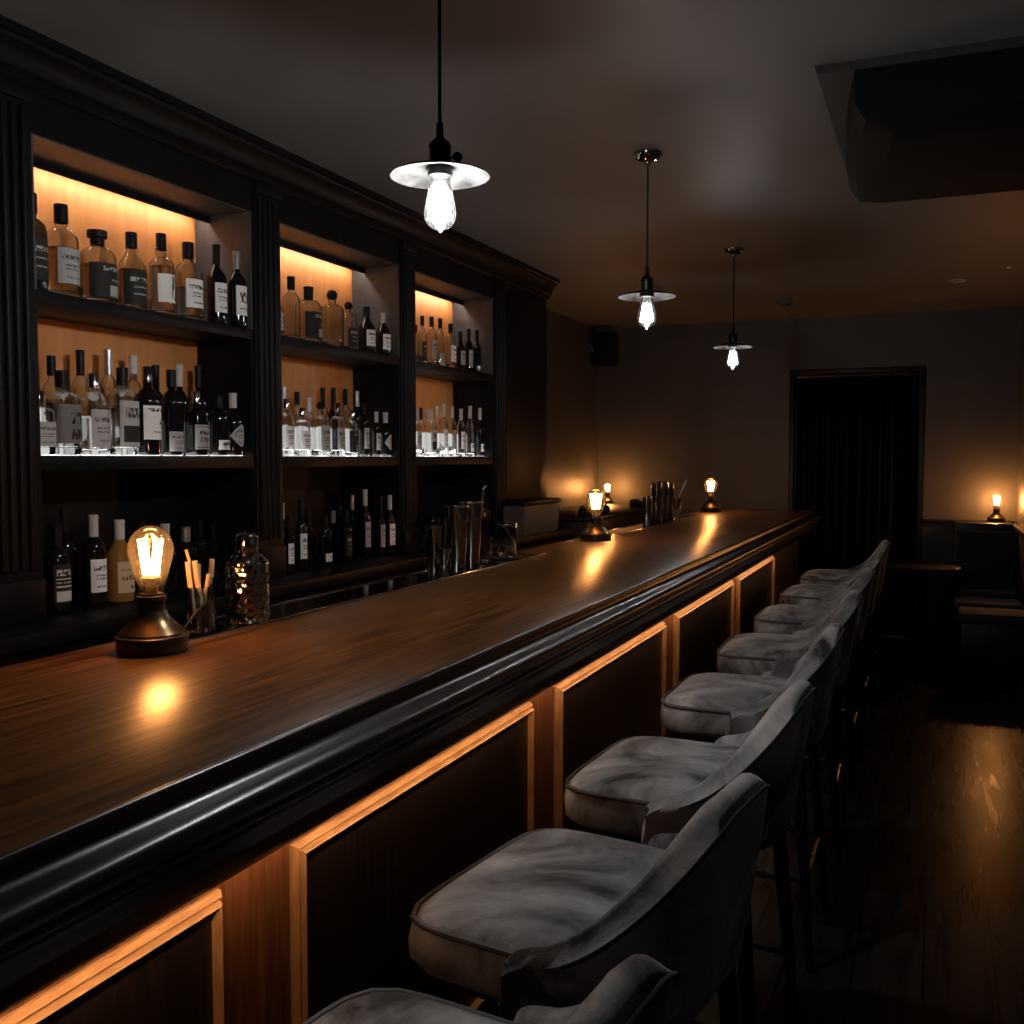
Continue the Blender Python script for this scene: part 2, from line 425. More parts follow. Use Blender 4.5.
# ------------------------------------------------------------------ back bar: pilasters, three bays, counter, crown
FX = -2.40; BX = -2.66
Z_OPEN = 2.38; Z_TOP = 1.937; Z_MID = 1.457; Z_CTR = 0.98
CROWN_Y0, CROWN_Y1 = 0.3, 6.30
prof = [(LX + 0.001, 2.50), (FX + 0.002, 2.50), (FX + 0.014, 2.512), (FX + 0.014, 2.528), (FX + 0.026, 2.536), (FX + 0.030, 2.555), (FX + 0.044, 2.578),
        (FX + 0.066, 2.592), (FX + 0.070, 2.604), (FX + 0.082, 2.606), (FX + 0.084, 2.629), (LX + 0.001, 2.629)]
b = B(); prism(b, prof, CROWN_Y0, CROWN_Y1); struct('trim_4', b, M['cabinet_paint'], 'black crown moulding above the bottle shelves')

ct = thing('back_counter', 'long black counter below the bottle shelves', 'counter', (-2.5, 3.0, 0))
b = B(); box(b, LX + 0.001, -2.22, 0.3, 6.30, Z_CTR - 0.045, Z_CTR, 0.004); obj('worktop', b, M['cabinet_paint'], ct, world=True)
b = B(); box(b, LX + 0.001, -2.27, 0.3, 6.30, 0.0, Z_CTR - 0.045); obj('counter_carcass', b, M['black_wood'], ct, world=True)
for i in range(9):
    y0 = 0.42 + i * 0.65
    b = B(); box(b, -2.27, -2.252, y0, y0 + 0.61, 0.10, 0.90, 0.003); d = obj('counter_door', b, M['cabinet_paint'], ct, world=True)
    b = B(); tube(b, [(-2.236, y0 + 0.55, 0.60), (-2.236, y0 + 0.55, 0.72)], 0.005, 8); tube(b, [(-2.252, y0 + 0.55, 0.61), (-2.236, y0 + 0.55, 0.61)], 0.004, 6); tube(b, [(-2.252, y0 + 0.55, 0.71), (-2.236, y0 + 0.55, 0.71)], 0.004, 6)
    obj('door_handle', b, M['black_metal'], d, world=True)

PIL = [(1.98, 2.142), (3.155, 3.317), (4.29, 4.435), (5.405, 5.58)]
PIL_TXT = ['fluted black pilaster left of the nearest bottle bay', 'fluted black pilaster between nearest and middle bottle bays',
           'fluted black pilaster between middle and farthest bottle bays', 'fluted black pilaster at the far end of the shelves']
for (y0, y1), t in zip(PIL, PIL_TXT):
    pl = thing('pilaster', t, 'pilaster', ((FX + LX) / 2, (y0 + y1) / 2, Z_CTR), group='fluted pilasters of the back bar')
    b = B(); box(b, LX + 0.001, FX + 0.006, y0, y1, Z_CTR, 2.50)
    k = 4; w = (y1 - y0 - 0.03) / k
    for i in range(k):
        yc = y0 + 0.015 + (i + 0.5) * w
        pr = [(yc + w * 0.36 * math.cos(a), FX + 0.006 + 0.013 * math.sin(a)) for a in [PI * j / 8 for j in range(9)]]
        prism(b, [(q, p) for p, q in pr], 1.13, 2.44, axis='z')
    obj('shaft', b, M['cabinet_paint'], pl, world=True, smooth=50)
    b = B(); box(b, FX + 0.006, FX + 0.022, y0 - 0.0, y1 + 0.0, Z_CTR, 1.10, 0.003); obj('plinth', b, M['cabinet_paint'], pl, world=True)
    b = B(); box(b, FX + 0.006, FX + 0.022, y0 - 0.0, y1 + 0.0, 2.455, 2.498, 0.003); obj('capital', b, M['cabinet_paint'], pl, world=True)

# closed tall panels before the first and after the last pilaster
for (y0, y1, t) in ((0.3, 1.978, 'plain black cupboard left of the first pilaster'), (5.582, 6.30, 'plain tall black cupboard beyond the far pilaster')):
    cb = thing('tall_cupboard', t, 'cupboard', ((FX + LX) / 2, (y0 + y1) / 2, Z_CTR))
    b = B(); box(b, LX + 0.001, FX - 0.012, y0, y1, Z_CTR, 2.499); obj('cupboard_carcass', b, M['cabinet_paint'], cb, world=True)
    b = B(); box(b, FX - 0.012, FX, y0 + 0.02, y1 - 0.02, Z_CTR + 0.02, 2.46, 0.003); obj('door', b, M['cabinet_paint'], cb, world=True)

BAYS = [(2.144, 3.153), (3.319, 4.288), (4.437, 5.403)]
BAYN = ['nearest', 'middle', 'farthest']
for k, (y0, y1) in enumerate(BAYS):
    u = thing('bottle_shelf_unit', ['black shelf unit with amber lit back, nearest bay at left', 'black shelf unit with amber lit back, middle of three bays',
              'black shelf unit with amber lit back, smallest-looking farthest bay'][k], 'shelf unit', ((FX + BX) / 2, (y0 + y1) / 2, Z_CTR), group='lit bottle shelf units')
    b = B(); box(b, BX - 0.018, BX, y0, y1, Z_MID - 0.045, 2.40); obj('amber_back_panel', b, M['amber_panel'], u, world=True)['label'] = 'amber back panel lit from above'
    b = B(); box(b, BX, BX + 0.004, y0 + 0.03, y1 - 0.03, Z_MID, Z_MID + 0.135); obj('frosted_back_light', b, M['led_back'], u, world=True)['label'] = 'white glowing panel behind the bottles'
    b = B(); box(b, BX - 0.018, BX, y0, y1, Z_CTR, Z_MID - 0.045); obj('lower_back_panel', b, M['cabinet_paint'], u, world=True)
    for ya, yb in ((y0, y0 + 0.012), (y1 - 0.012, y1)):
        b = B(); box(b, BX, FX - 0.002, ya, yb, Z_TOP, Z_OPEN); obj('side_panel', b, M['cabinet_paint_lit'], u, world=True)  # top section in the lightened copy, lit look is in the colour
        b = B(); box(b, BX, FX - 0.002, ya, yb, Z_CTR, Z_TOP); obj('side_panel', b, M['cabinet_paint'], u, world=True)
    b = B(); box(b, BX, FX, y0, y1, Z_OPEN, 2.497); obj('header', b, M['cabinet_paint'], u, world=True)
    b = B(); box(b, BX, FX - 0.004, y0 + 0.012, y1 - 0.012, Z_OPEN - 0.004, Z_OPEN); obj('soffit', b, M['cabinet_paint_lit'], u, world=True)  # thin board added to carry the lit tone under the black header
    for zt, th in ((Z_TOP, 0.038), (Z_MID, 0.044)):
        b = B(); box(b, BX, FX, y0 + 0.012, y1 - 0.012, zt - th, zt, 0.002); sh = obj('shelf', b, M['cabinet_paint'], u, world=True)
        if zt == Z_MID:
            b = B(); box(b, -2.510, -2.425, y0 + 0.02, y1 - 0.02, zt - 0.001, zt + 0.0001); obj('glowing_shelf_strip', b, M['led_glow'], sh, world=True)['label'] = 'white glowing strip under the bottles'
    b = B(); box(b, -2.592, -2.586, y0 + 0.012, y1 - 0.012, Z_OPEN - 0.030, Z_OPEN - 0.004); obj('light_valance', b, M['cabinet_paint'], u, world=True)
    b = B(); box(b, -2.613, -2.600, y0 + 0.03, y1 - 0.03, Z_OPEN - 0.010, Z_OPEN - 0.004); obj('shelf_light_strip', b, M['led_shelf'], u, world=True)['label'] = 'warm light strip along the top of the bay'

# ------------------------------------------------------------------ bottles
def prof_for(kind, Rr, H):
    """outer outline of body and neck up to the mouth, height of shoulder start, neck radius, cap start"""
    f = 0.012
    if kind == 'tall':  sh, nk, nr = 0.60, 0.76, 0.36
    if kind == 'squat': sh, nk, nr = 0.58, 0.78, 0.34
    if kind == 'wine':  sh, nk, nr = 0.56, 0.72, 0.34
    if kind == 'gin':   sh, nk, nr = 0.66, 0.76, 0.38
    if kind == 'slope': sh, nk, nr = 0.52, 0.80, 0.34
    if kind == 'bulb':  sh, nk, nr = 0.60, 0.72, 0.34
    nr = max(nr * Rr, 0.0115 if Rr > 0.03 else 0.36 * Rr)
    P = [(Rr * 0.80, 0.0), (Rr * 0.95, 0.003), (Rr, f), (Rr, sh * H * 0.5), (Rr, sh * H)]
    k = 6
    for i in range(1, k + 1):
        t = i / k
        if kind in ('slope',): s = 0.5 - 0.5 * math.cos(PI * t)
        elif kind == 'squat': s = 1 - math.sqrt(max(0, 1 - t ** 2.0)) if t < 1 else 1
        elif kind == 'gin': s = t ** 3
        else: s = t ** 2.1 * (1 - 0.1 * math.sin(PI * t))
        P.append((Rr + (nr - Rr) * s, (sh + (nk - sh) * t) * H))
    if kind == 'bulb':
        P += [(nr * 1.35, 0.765 * H), (nr * 1.42, 0.79 * H), (nr * 1.3, 0.815 * H), (nr, 0.84 * H)]
    P += [(nr * 0.98, 0.92 * H), (nr * 0.98, 0.985 * H)]
    return P, sh, nk, nr

LABELS = {'white': ('label_white', 0.16, 0.52, 1.05), 'whiteS': ('label_white_letters', 0.16, 0.54, 1.0), 'grey': ('label_grey', 0.14, 0.52, 1.0),
          'greybox': ('label_grey_box', 0.14, 0.60, 1.05), 'greyhalf': ('label_grey', 0.10, 0.56, 0.95), 'greydark': ('label_grey_dark', 0.10, 0.62, 1.0),
          'dark': ('label_dark', 0.12, 0.54, 1.1), 'darkband': ('label_dark_band', 0.08, 0.54, 1.25), 'darkfull': ('label_dark', 0.06, 0.52, 1.35),
          'crest': ('label_crest', 0.16, 0.50, 1.15), 'mark': ('label_mark', 0.18, 0.56, 1.15), 'lowgrey': ('label_grey', 0.05, 0.28, 1.1),
          'framed': ('label_frame', 0.10, 0.48, 1.0), 'low': ('label_white_letters', 0.10, 0.26, 0.9), 'diamond': ('label_grey', 0.14, 0.50, 1.2),
          'cream': ('label_cream', 0.12, 0.50, 0.95), 'blackwhite': ('label_black_white', 0.12, 0.56, 1.0), 'lowdark': ('label_dark', 0.06, 0.46, 1.1)}

def section_k(a, n):
    ca, sa = math.cos(a), math.sin(a)
    return 1.0 if n == 2 else (abs(ca) ** n + abs(sa) ** n) ** (-1.0 / n)

def make_bottle(x, y, z, Rr, H, kind, cap, gl, lab, label, group, detail=True):
    root = thing('liquor_bottle', label, 'bottle', (x, y, z), group=group)
    n = 4.2 if kind == 'gin' else 2.0
    sc = 0.93 if kind == 'gin' else 1.0
    seg = 36 if detail else 24
    P, sh, nk, nr = prof_for(kind, Rr * sc, H)
    hollow = gl in ('clear', 'whisky', 'amber', 'smoke')
    th = min(0.0035, Rr * 0.09)
    body_prof = [(0, 0.004)] + P
    if hollow:
        inner = []
        zb = 0.016 if kind != 'gin' else 0.024
        for r, zz in reversed(P):
            if zz > zb + 0.004: inner.append((max(r - th, 0.004), zz))
        inner[0] = (inner[0][0], inner[0][1])
        rl = inner[-1][0]
        inner += [(rl * 0.97, zb + 0.003), (rl * 0.8, zb), (0, zb + 0.001)]
        body_prof = body_prof + inner
    else:
        body_prof = body_prof + [(0, P[-1][1])]
    b = B()
    # neck stays round, body takes the squarish section
    rings = []
    def ring(r, zz):
        if r <= 1e-6: return [b.verts.new((0, 0, zz))]
        t = 0 if zz < sh * H else min(1, (zz - sh * H) / max(1e-6, (nk - sh) * H))
        out = []
        for i in range(seg):
            a = 2 * PI * i / seg
            k = section_k(a, n) * (1 - t) + t if n != 2 else 1
            out.append(b.verts.new((r * k * math.cos(a), r * k * math.sin(a), zz)))
        return out
    rings = [ring(r, zz) for r, zz in body_prof]
    for A, C in zip(rings[:-1], rings[1:]):
        if len(A) == 1 and len(C) == 1: continue
        for i in range(seg):
            j = (i + 1) % seg
            if len(A) == 1: b.faces.new((A[0], C[j], C[i]))
            elif len(C) == 1: b.faces.new((A[i], A[j], C[0]))
            else: b.faces.new((A[i], A[j], C[j], C[i]))
    gm = {'clear': 'glass_clear', 'whisky': 'glass_clear', 'smoke': 'glass_smoke', 'amber': 'glass_amber', 'dark': 'glass_dark', 'green': 'glass_green'}[gl]
    body = obj('bottle_glass', b, M[gm], root, smooth=50)
    if hollow and detail:
        fill = (0.34 + 0.30 * ((x * 37.1 + y * 91.7) % 1.0)) * H
        if gl == 'whisky': fill = (0.46 + 0.1 * ((y * 13.7) % 1.0)) * H
        b = B(); r0 = Rr * sc - th - 0.0006; zb = (0.016 if kind != 'gin' else 0.024) + 0.0012
        top = min(fill, sh * H)
        lathe(b, [(0, zb), (r0 * 0.8, zb), (r0 * 0.97, zb + 0.003), (r0, zb + 0.006), (r0, top), (0, top)], n=n, seg=seg)
        obj('liquid', b, M['liquid_whisky' if gl in ('whisky', 'amber') else 'liquid_clear'], root, smooth=40)
    # cap
    b = B(); cm = 'black_plastic'
    zt = P[-1][1]
    if cap == 'black':
        lathe(b, [(nr + 0.0008, 0.80 * H), (nr + 0.003, 0.802 * H), (nr + 0.003, H - 0.002), (nr + 0.0015, H), (0, H)])
    elif cap == 'wide':
        lathe(b, [(nr + 0.001, 0.80 * H), (nr + 0.002, 0.80 * H), (nr + 0.002, 0.90 * H), (nr * 1.55, 0.905 * H), (nr * 1.6, 0.915 * H), (nr * 1.6, 0.99 * H), (nr * 1.5, H), (0, H)])
    elif cap == 'ball':
        zc = H - nr * 1.45
        lathe(b, [(nr + 0.001, 0.86 * H), (nr + 0.002, 0.86 * H), (nr + 0.002, zc - nr * 1.1)] + [(nr * 1.5 * math.sin(a), zc - nr * 1.45 * math.cos(a)) for a in [PI * (0.22 + 0.78 * i / 9) for i in range(9)]] + [(0, H)])
    elif cap in ('glasscap', 'clearcap'):
        cm = 'steel' if cap == 'glasscap' else 'dark_steel'
        lathe(b, [(nr + 0.0008, 0.82 * H), (nr + 0.0025, 0.822 * H), (nr + 0.0025, H - 0.003), (nr + 0.001, H), (0, H)])
    else:
        cm = {'capsule_white': 'label_plain', 'capsule_silver': 'foil', 'capsule_dark': 'black_plastic'}[cap]
        lathe(b, [(nr + 0.0008, 0.76 * H), (nr + 0.0016, 0.76 * H), (nr + 0.0016, 0.955 * H), (nr + 0.0026, 0.958 * H), (nr + 0.0026, H - 0.002), (nr + 0.001, H), (0, H)])
    obj('cap', b, M[cm], root)
    # label
    if lab != 'none':
        mn, z0, z1, half = LABELS[lab]
        b = B(); uvl = b.loops.layers.uv.new('UVMap')
        m_ = 18; A = []
        for i in range(m_ + 1):
            u = i / m_; a = -half + 2 * half * u
            k = section_k(a, n) * (Rr * sc + 0.0007)
            k2 = section_k(a, n) * (Rr * sc + 0.0001)
            lo, hi = z0 * H, min(z1, sh - 0.02) * H
            if lab == 'diamond':
                d = max(0.02, 1 - abs(2 * u - 1) ** 1.4); mid = (lo + hi) / 2; lo, hi = mid - (mid - lo) * d, mid + (hi - mid) * d
            A.append([(b.verts.new((k * math.cos(a), k * math.sin(a), lo)), (u, 0)), (b.verts.new((k * math.cos(a), k * math.sin(a), hi)), (u, 1))])
        for p, q in zip(A[:-1], A[1:]):
            f = b.faces.new((p[0][0], q[0][0], q[1][0], p[1][0]))
            for lp, e in zip(f.loops, (p[0], q[0], q[1], p[1])): lp[uvl].uv = e[1]
        obj('paper_label', b, M[mn], root, smooth=60)
    return root
M['label_plain'], _, _ = principled('label_plain', (0.55, 0.54, 0.52), 0.5)
M['foil'], _, _ = principled('foil', (0.45, 0.45, 0.45), 0.3, metal=0.8)

ORD = ['first', 'second', 'third', 'fourth', 'fifth', 'sixth', 'seventh', 'eighth', 'ninth', 'tenth', 'eleventh', 'twelfth']
ROWT = {'t': 'on the top shelf', 'f': 'at the front of the glowing shelf', 'b': 'at the back of the glowing shelf', 'c': 'on the lower counter'}
ROWL = {'t': 'top shelf', 'f': 'front row glowing shelf', 'b': 'back row glowing shelf', 'c': 'lower counter'}
ZB = {'t': Z_TOP + 0.0007, 'f': Z_MID + 0.001, 'b': Z_MID + 0.001, 'c': Z_CTR + 0.0007}
BOTTLES = [
  (0, 't', -2.47, 2.198, 0.0441, 0.291, 'tall', 'black', 'smoke', 'dark', 'smoky bottle with dark label'),
  (0, 't', -2.47, 2.314, 0.0487, 0.283, 'tall', 'black', 'whisky', 'grey', 'clear bottle with tall black cap'),
  (0, 't', -2.47, 2.456, 0.0572, 0.234, 'squat', 'wide', 'whisky', 'darkband', 'squat bottle with wide black stopper'),
  (0, 't', -2.47, 2.603, 0.0464, 0.258, 'slope', 'black', 'whisky', 'darkfull', 'round-shouldered bottle with black label'),
  (0, 't', -2.47, 2.743, 0.0422, 0.283, 'bulb', 'black', 'clear', 'crest', 'bulb-necked bottle with white crest label'),
  (0, 't', -2.47, 2.878, 0.0481, 0.279, 'tall', 'black', 'clear', 'white', 'clear bottle with pale printed label'),
  (0, 't', -2.46, 3.018, 0.036, 0.298, 'wine', 'capsule_dark', 'dark', 'white', 'dark wine bottle with white label'),
  (0, 't', -2.435, 3.118, 0.0358, 0.289, 'wine', 'capsule_silver', 'dark', 'whiteS', 'dark bottle with grey neck foil'),
  (0, 'f', -2.46, 2.18, 0.0428, 0.19, 'gin', 'clearcap', 'clear', 'grey', 'grey-labelled clear bottle behind pilaster edge'),
  (0, 'f', -2.46, 2.292, 0.0473, 0.258, 'gin', 'black', 'clear', 'greybox', 'square clear bottle with black cap'),
  (0, 'f', -2.46, 2.417, 0.0459, 0.258, 'squat', 'glasscap', 'clear', 'greyhalf', 'round clear bottle with medallion'),
  (0, 'f', -2.46, 2.54, 0.0442, 0.287, 'gin', 'black', 'clear', 'greydark', 'clear bottle with grey block label'),
  (0, 'f', -2.46, 2.653, 0.0422, 0.3, 'tall', 'clearcap', 'dark', 'mark', 'dark bottle with pale emblem label'),
  (0, 'f', -2.46, 2.769, 0.0375, 0.299, 'tall', 'black', 'dark', 'lowgrey', 'dark bottle with low grey label'),
  (0, 'f', -2.46, 2.895, 0.0379, 0.231, 'gin', 'glasscap', 'dark', 'framed', 'short dark bottle with framed label'),
  (0, 'f', -2.46, 3.018, 0.0381, 0.223, 'squat', 'black', 'dark', 'low', 'short dark bottle with white lettering'),
  (0, 'f', -2.46, 3.144, 0.0383, 0.238, 'slope', 'capsule_white', 'dark', 'diamond', 'dark bottle with angled pale label'),
  (0, 'b', -2.572, 2.357, 0.0299, 0.314, 'tall', 'black', 'clear', 'none', 'clear bottle with broad black cap'),
  (0, 'b', -2.572, 2.474, 0.0309, 0.343, 'tall', 'capsule_dark', 'clear', 'none', 'clear bottle with dark neck band'),
  (0, 'b', -2.572, 2.594, 0.032, 0.356, 'tall', 'capsule_silver', 'clear', 'none', 'clear bottle with silver neck foil'),
  (0, 'b', -2.572, 2.708, 0.033, 0.347, 'tall', 'capsule_white', 'clear', 'none', 'clear bottle with pale neck foil'),
  (0, 'b', -2.572, 2.816, 0.0339, 0.323, 'wine', 'capsule_dark', 'green', 'none', 'dark green bottle with black foil'),
  (0, 'b', -2.572, 2.937, 0.0331, 0.335, 'wine', 'capsule_white', 'dark', 'none', 'dark bottle with white neck foil'),
  (0, 'b', -2.572, 3.041, 0.034, 0.34, 'wine', 'capsule_dark', 'dark', 'none', 'dark bottle with black neck foil'),
  (0, 'c', -2.45, 2.248, 0.0379, 0.267, 'tall', 'capsule_dark', 'dark', 'blackwhite', 'dark bottle with white-and-black label'),
  (0, 'c', -2.57, 2.392, 0.0369, 0.307, 'wine', 'capsule_dark', 'dark', 'none', 'tall black bottle'),
  (0, 'c', -2.45, 2.394, 0.0364, 0.29, 'tall', 'capsule_white', 'dark', 'white', 'dark bottle with large white label'),
  (0, 'c', -2.45, 2.503, 0.0441, 0.268, 'slope', 'capsule_white', 'amber', 'cream', 'amber bottle with cream label'),
  (0, 'c', -2.57, 2.723, 0.0404, 0.245, 'wine', 'black', 'dark', 'none', 'black bottle behind lamp bulb'),
  (0, 'c', -2.48, 2.747, 0.0403, 0.239, 'wine', 'capsule_white', 'dark', 'none', 'dark bottle with pale cap'),
  (0, 'c', -2.48, 2.851, 0.0414, 0.222, 'tall', 'capsule_silver', 'dark', 'none', 'dark bottle with silver cap'),
  (0, 'c', -2.57, 3.035, 0.0304, 0.235, 'wine', 'capsule_dark', 'dark', 'none', 'slim black bottle'),
  (0, 'c', -2.57, 3.156, 0.0294, 0.216, 'wine', 'capsule_dark', 'dark', 'none', 'slim black bottle with dark foil'),
  (1, 't', -2.47, 3.367, 0.0402, 0.18, 'tall', 'black', 'clear', 'grey', 'clear bottle cut by pilaster'),
  (1, 't', -2.47, 3.498, 0.0372, 0.261, 'tall', 'black', 'whisky', 'none', 'tall clear bottle with black cap'),
  (1, 't', -2.47, 3.623, 0.0553, 0.239, 'squat', 'capsule_dark', 'whisky', 'darkband', 'broad bottle with dark label'),
  (1, 't', -2.47, 3.804, 0.0464, 0.254, 'gin', 'ball', 'clear', 'none', 'clear bottle with round black stopper'),
  (1, 't', -2.47, 3.938, 0.0386, 0.221, 'squat', 'ball', 'whisky', 'lowdark', 'small amber bottle with dark stopper'),
  (1, 't', -2.47, 4.095, 0.0398, 0.22, 'slope', 'black', 'dark', 'white', 'dark bottle with white label'),
  (1, 't', -2.46, 4.23, 0.0361, 0.209, 'slope', 'capsule_silver', 'dark', 'white', 'dark bottle with silver foil'),
  (1, 'f', -2.46, 3.439, 0.0287, 0.235, 'gin', 'glasscap', 'clear', 'white', 'clear bottle with pale cap'),
  (1, 'f', -2.46, 3.551, 0.0305, 0.203, 'gin', 'clearcap', 'clear', 'white', 'bright clear bottle with white label'),
  (1, 'f', -2.46, 3.69, 0.0369, 0.236, 'gin', 'ball', 'clear', 'greyhalf', 'broad bottle with round stopper'),
  (1, 'f', -2.46, 3.822, 0.0301, 0.238, 'gin', 'clearcap', 'clear', 'grey', 'clear bottle with grey label'),
  (1, 'f', -2.46, 3.936, 0.0308, 0.212, 'squat', 'glasscap', 'clear', 'darkband', 'clear bottle with black label'),
  (1, 'f', -2.46, 4.049, 0.0233, 0.254, 'tall', 'capsule_dark', 'dark', 'grey', 'dark bottle with grey label'),
  (1, 'f', -2.46, 4.16, 0.0215, 0.212, 'tall', 'capsule_white', 'dark', 'grey', 'slim dark bottle with grey label'),
  (1, 'f', -2.46, 4.281, 0.0281, 0.212, 'slope', 'capsule_white', 'dark', 'diamond', 'dark bottle with wedge-shaped label'),
  (1, 'b', -2.572, 3.58, 0.0235, 0.296, 'tall', 'capsule_silver', 'clear', 'none', 'tall clear bottle with silver cap'),
  (1, 'b', -2.572, 3.677, 0.024, 0.281, 'tall', 'black', 'clear', 'none', 'clear bottle with dark cap'),
  (1, 'b', -2.572, 3.767, 0.0245, 0.26, 'tall', 'capsule_white', 'clear', 'none', 'clear bottle with white cap'),
  (1, 'b', -2.572, 3.877, 0.025, 0.311, 'tall', 'capsule_dark', 'whisky', 'none', 'amber bottle with dark cap'),
  (1, 'b', -2.572, 3.965, 0.0255, 0.317, 'wine', 'capsule_dark', 'dark', 'none', 'dark bottle with long black foil'),
  (1, 'b', -2.572, 4.068, 0.026, 0.318, 'tall', 'capsule_dark', 'clear', 'none', 'clear bottle with black foil'),
  (1, 'b', -2.572, 4.17, 0.0265, 0.315, 'wine', 'capsule_silver', 'dark', 'none', 'dark bottle with silver foil'),
  (1, 'c', -2.52, 3.486, 0.021, 0.281, 'wine', 'capsule_white', 'dark', 'white', 'slim dark bottle with white foil'),
  (1, 'c', -2.43, 3.405, 0.0204, 0.233, 'tall', 'capsule_dark', 'dark', 'white', 'slim bottle with narrow white label'),
  (1, 'c', -2.45, 3.519, 0.0252, 0.294, 'wine', 'capsule_dark', 'dark', 'white', 'dark bottle with white square label'),
  (1, 'c', -2.53, 3.689, 0.0176, 0.247, 'tall', 'capsule_dark', 'dark', 'none', 'plain dark bottle'),
  (1, 'c', -2.43, 3.67, 0.0293, 0.223, 'squat', 'capsule_dark', 'dark', 'low', 'round dark bottle with oval label'),
  (1, 'c', -2.5, 3.841, 0.0248, 0.231, 'slope', 'capsule_silver', 'smoke', 'none', 'smoky bottle with sloping shoulders'),
  (1, 'c', -2.6, 4.055, 0.0249, 0.242, 'wine', 'capsule_dark', 'dark', 'none', 'dark bottle with silver cap'),
  (1, 'c', -2.45, 3.87, 0.0249, 0.235, 'tall', 'capsule_dark', 'dark', 'dark', 'dark bottle with dim label'),
  (1, 'c', -2.57, 4.114, 0.0228, 0.293, 'wine', 'capsule_silver', 'dark', 'none', 'tall dark bottle with pale foil'),
  (1, 'c', -2.5, 4.118, 0.0262, 0.32, 'wine', 'capsule_white', 'dark', 'grey', 'tallest dark bottle with grey label'),
  (1, 'c', -2.46, 4.194, 0.0217, 0.287, 'wine', 'capsule_dark', 'dark', 'grey', 'dark bottle with dim oval label'),
  (1, 'c', -2.44, 4.295, 0.0258, 0.289, 'wine', 'capsule_white', 'dark', 'white', 'dark bottle with bright white label'),
  (2, 't', -2.47, 4.572, 0.0231, 0.194, 'tall', 'black', 'clear', 'none', 'clear bottle cut by pilaster'),
  (2, 't', -2.47, 4.65, 0.0221, 0.25, 'tall', 'black', 'clear', 'lowdark', 'clear bottle with dark label'),
  (2, 't', -2.47, 4.753, 0.0251, 0.258, 'tall', 'black', 'clear', 'grey', 'clear bottle with grey label'),
  (2, 't', -2.47, 4.854, 0.0229, 0.263, 'tall', 'black', 'clear', 'lowgrey', 'clear bottle with low label'),
  (2, 't', -2.47, 4.98, 0.0275, 0.249, 'gin', 'black', 'clear', 'white', 'bright clear bottle with black cap'),
  (2, 't', -2.45, 5.06, 0.0278, 0.214, 'slope', 'black', 'smoke', 'grey', 'grey bottle with sloping shoulders'),
  (2, 't', -2.5, 5.275, 0.0246, 0.258, 'tall', 'black', 'smoke', 'grey', 'grey bottle with pale label'),
  (2, 't', -2.47, 5.324, 0.0247, 0.254, 'wine', 'capsule_dark', 'dark', 'none', 'slim black bottle'),
  (2, 'f', -2.46, 4.568, 0.0219, 0.237, 'gin', 'capsule_white', 'clear', 'grey', 'clear bottle with white cap'),
  (2, 'f', -2.46, 4.716, 0.0343, 0.251, 'squat', 'capsule_white', 'clear', 'greydark', 'broad grey-labelled bottle'),
  (2, 'f', -2.46, 4.87, 0.023, 0.285, 'tall', 'capsule_white', 'clear', 'white', 'tall bright bottle with white cap'),
  (2, 'f', -2.46, 4.977, 0.0221, 0.28, 'tall', 'capsule_white', 'clear', 'grey', 'clear bottle with grey label'),
  (2, 'f', -2.46, 5.087, 0.0239, 0.268, 'tall', 'capsule_white', 'clear', 'white', 'white-labelled clear bottle'),
  (2, 'f', -2.46, 5.206, 0.0243, 0.29, 'slope', 'capsule_white', 'clear', 'low', 'clear bottle with oval label'),
  (2, 'f', -2.46, 5.343, 0.0234, 0.285, 'slope', 'capsule_white', 'dark', 'low', 'dark bottle with pale oval label'),
  (2, 'b', -2.572, 4.822, 0.0203, 0.264, 'tall', 'capsule_dark', 'clear', 'none', 'dark-capped clear bottle'),
  (2, 'b', -2.572, 5.005, 0.021, 0.283, 'tall', 'capsule_silver', 'clear', 'none', 'silver-capped clear bottle'),
]

cnt = {}
for bay, sh_, x, y, Rr, H, kind, cap, gl, lab, desc in BOTTLES:
    i = cnt.get((bay, sh_), 0); cnt[(bay, sh_)] = i + 1
    y0, y1 = BAYS[bay]
    y = min(max(y, y0 + 0.014 + Rr), y1 - 0.014 - Rr)
    make_bottle(x, y, ZB[sh_], Rr, H, kind, cap, gl, lab, '%s, %s from left, %s of %s bay' % (desc, ORD[i], ROWL[sh_], BAYN[bay]),
                'bottles %s of the %s bay' % (ROWT[sh_], BAYN[bay]), detail=(bay == 0))

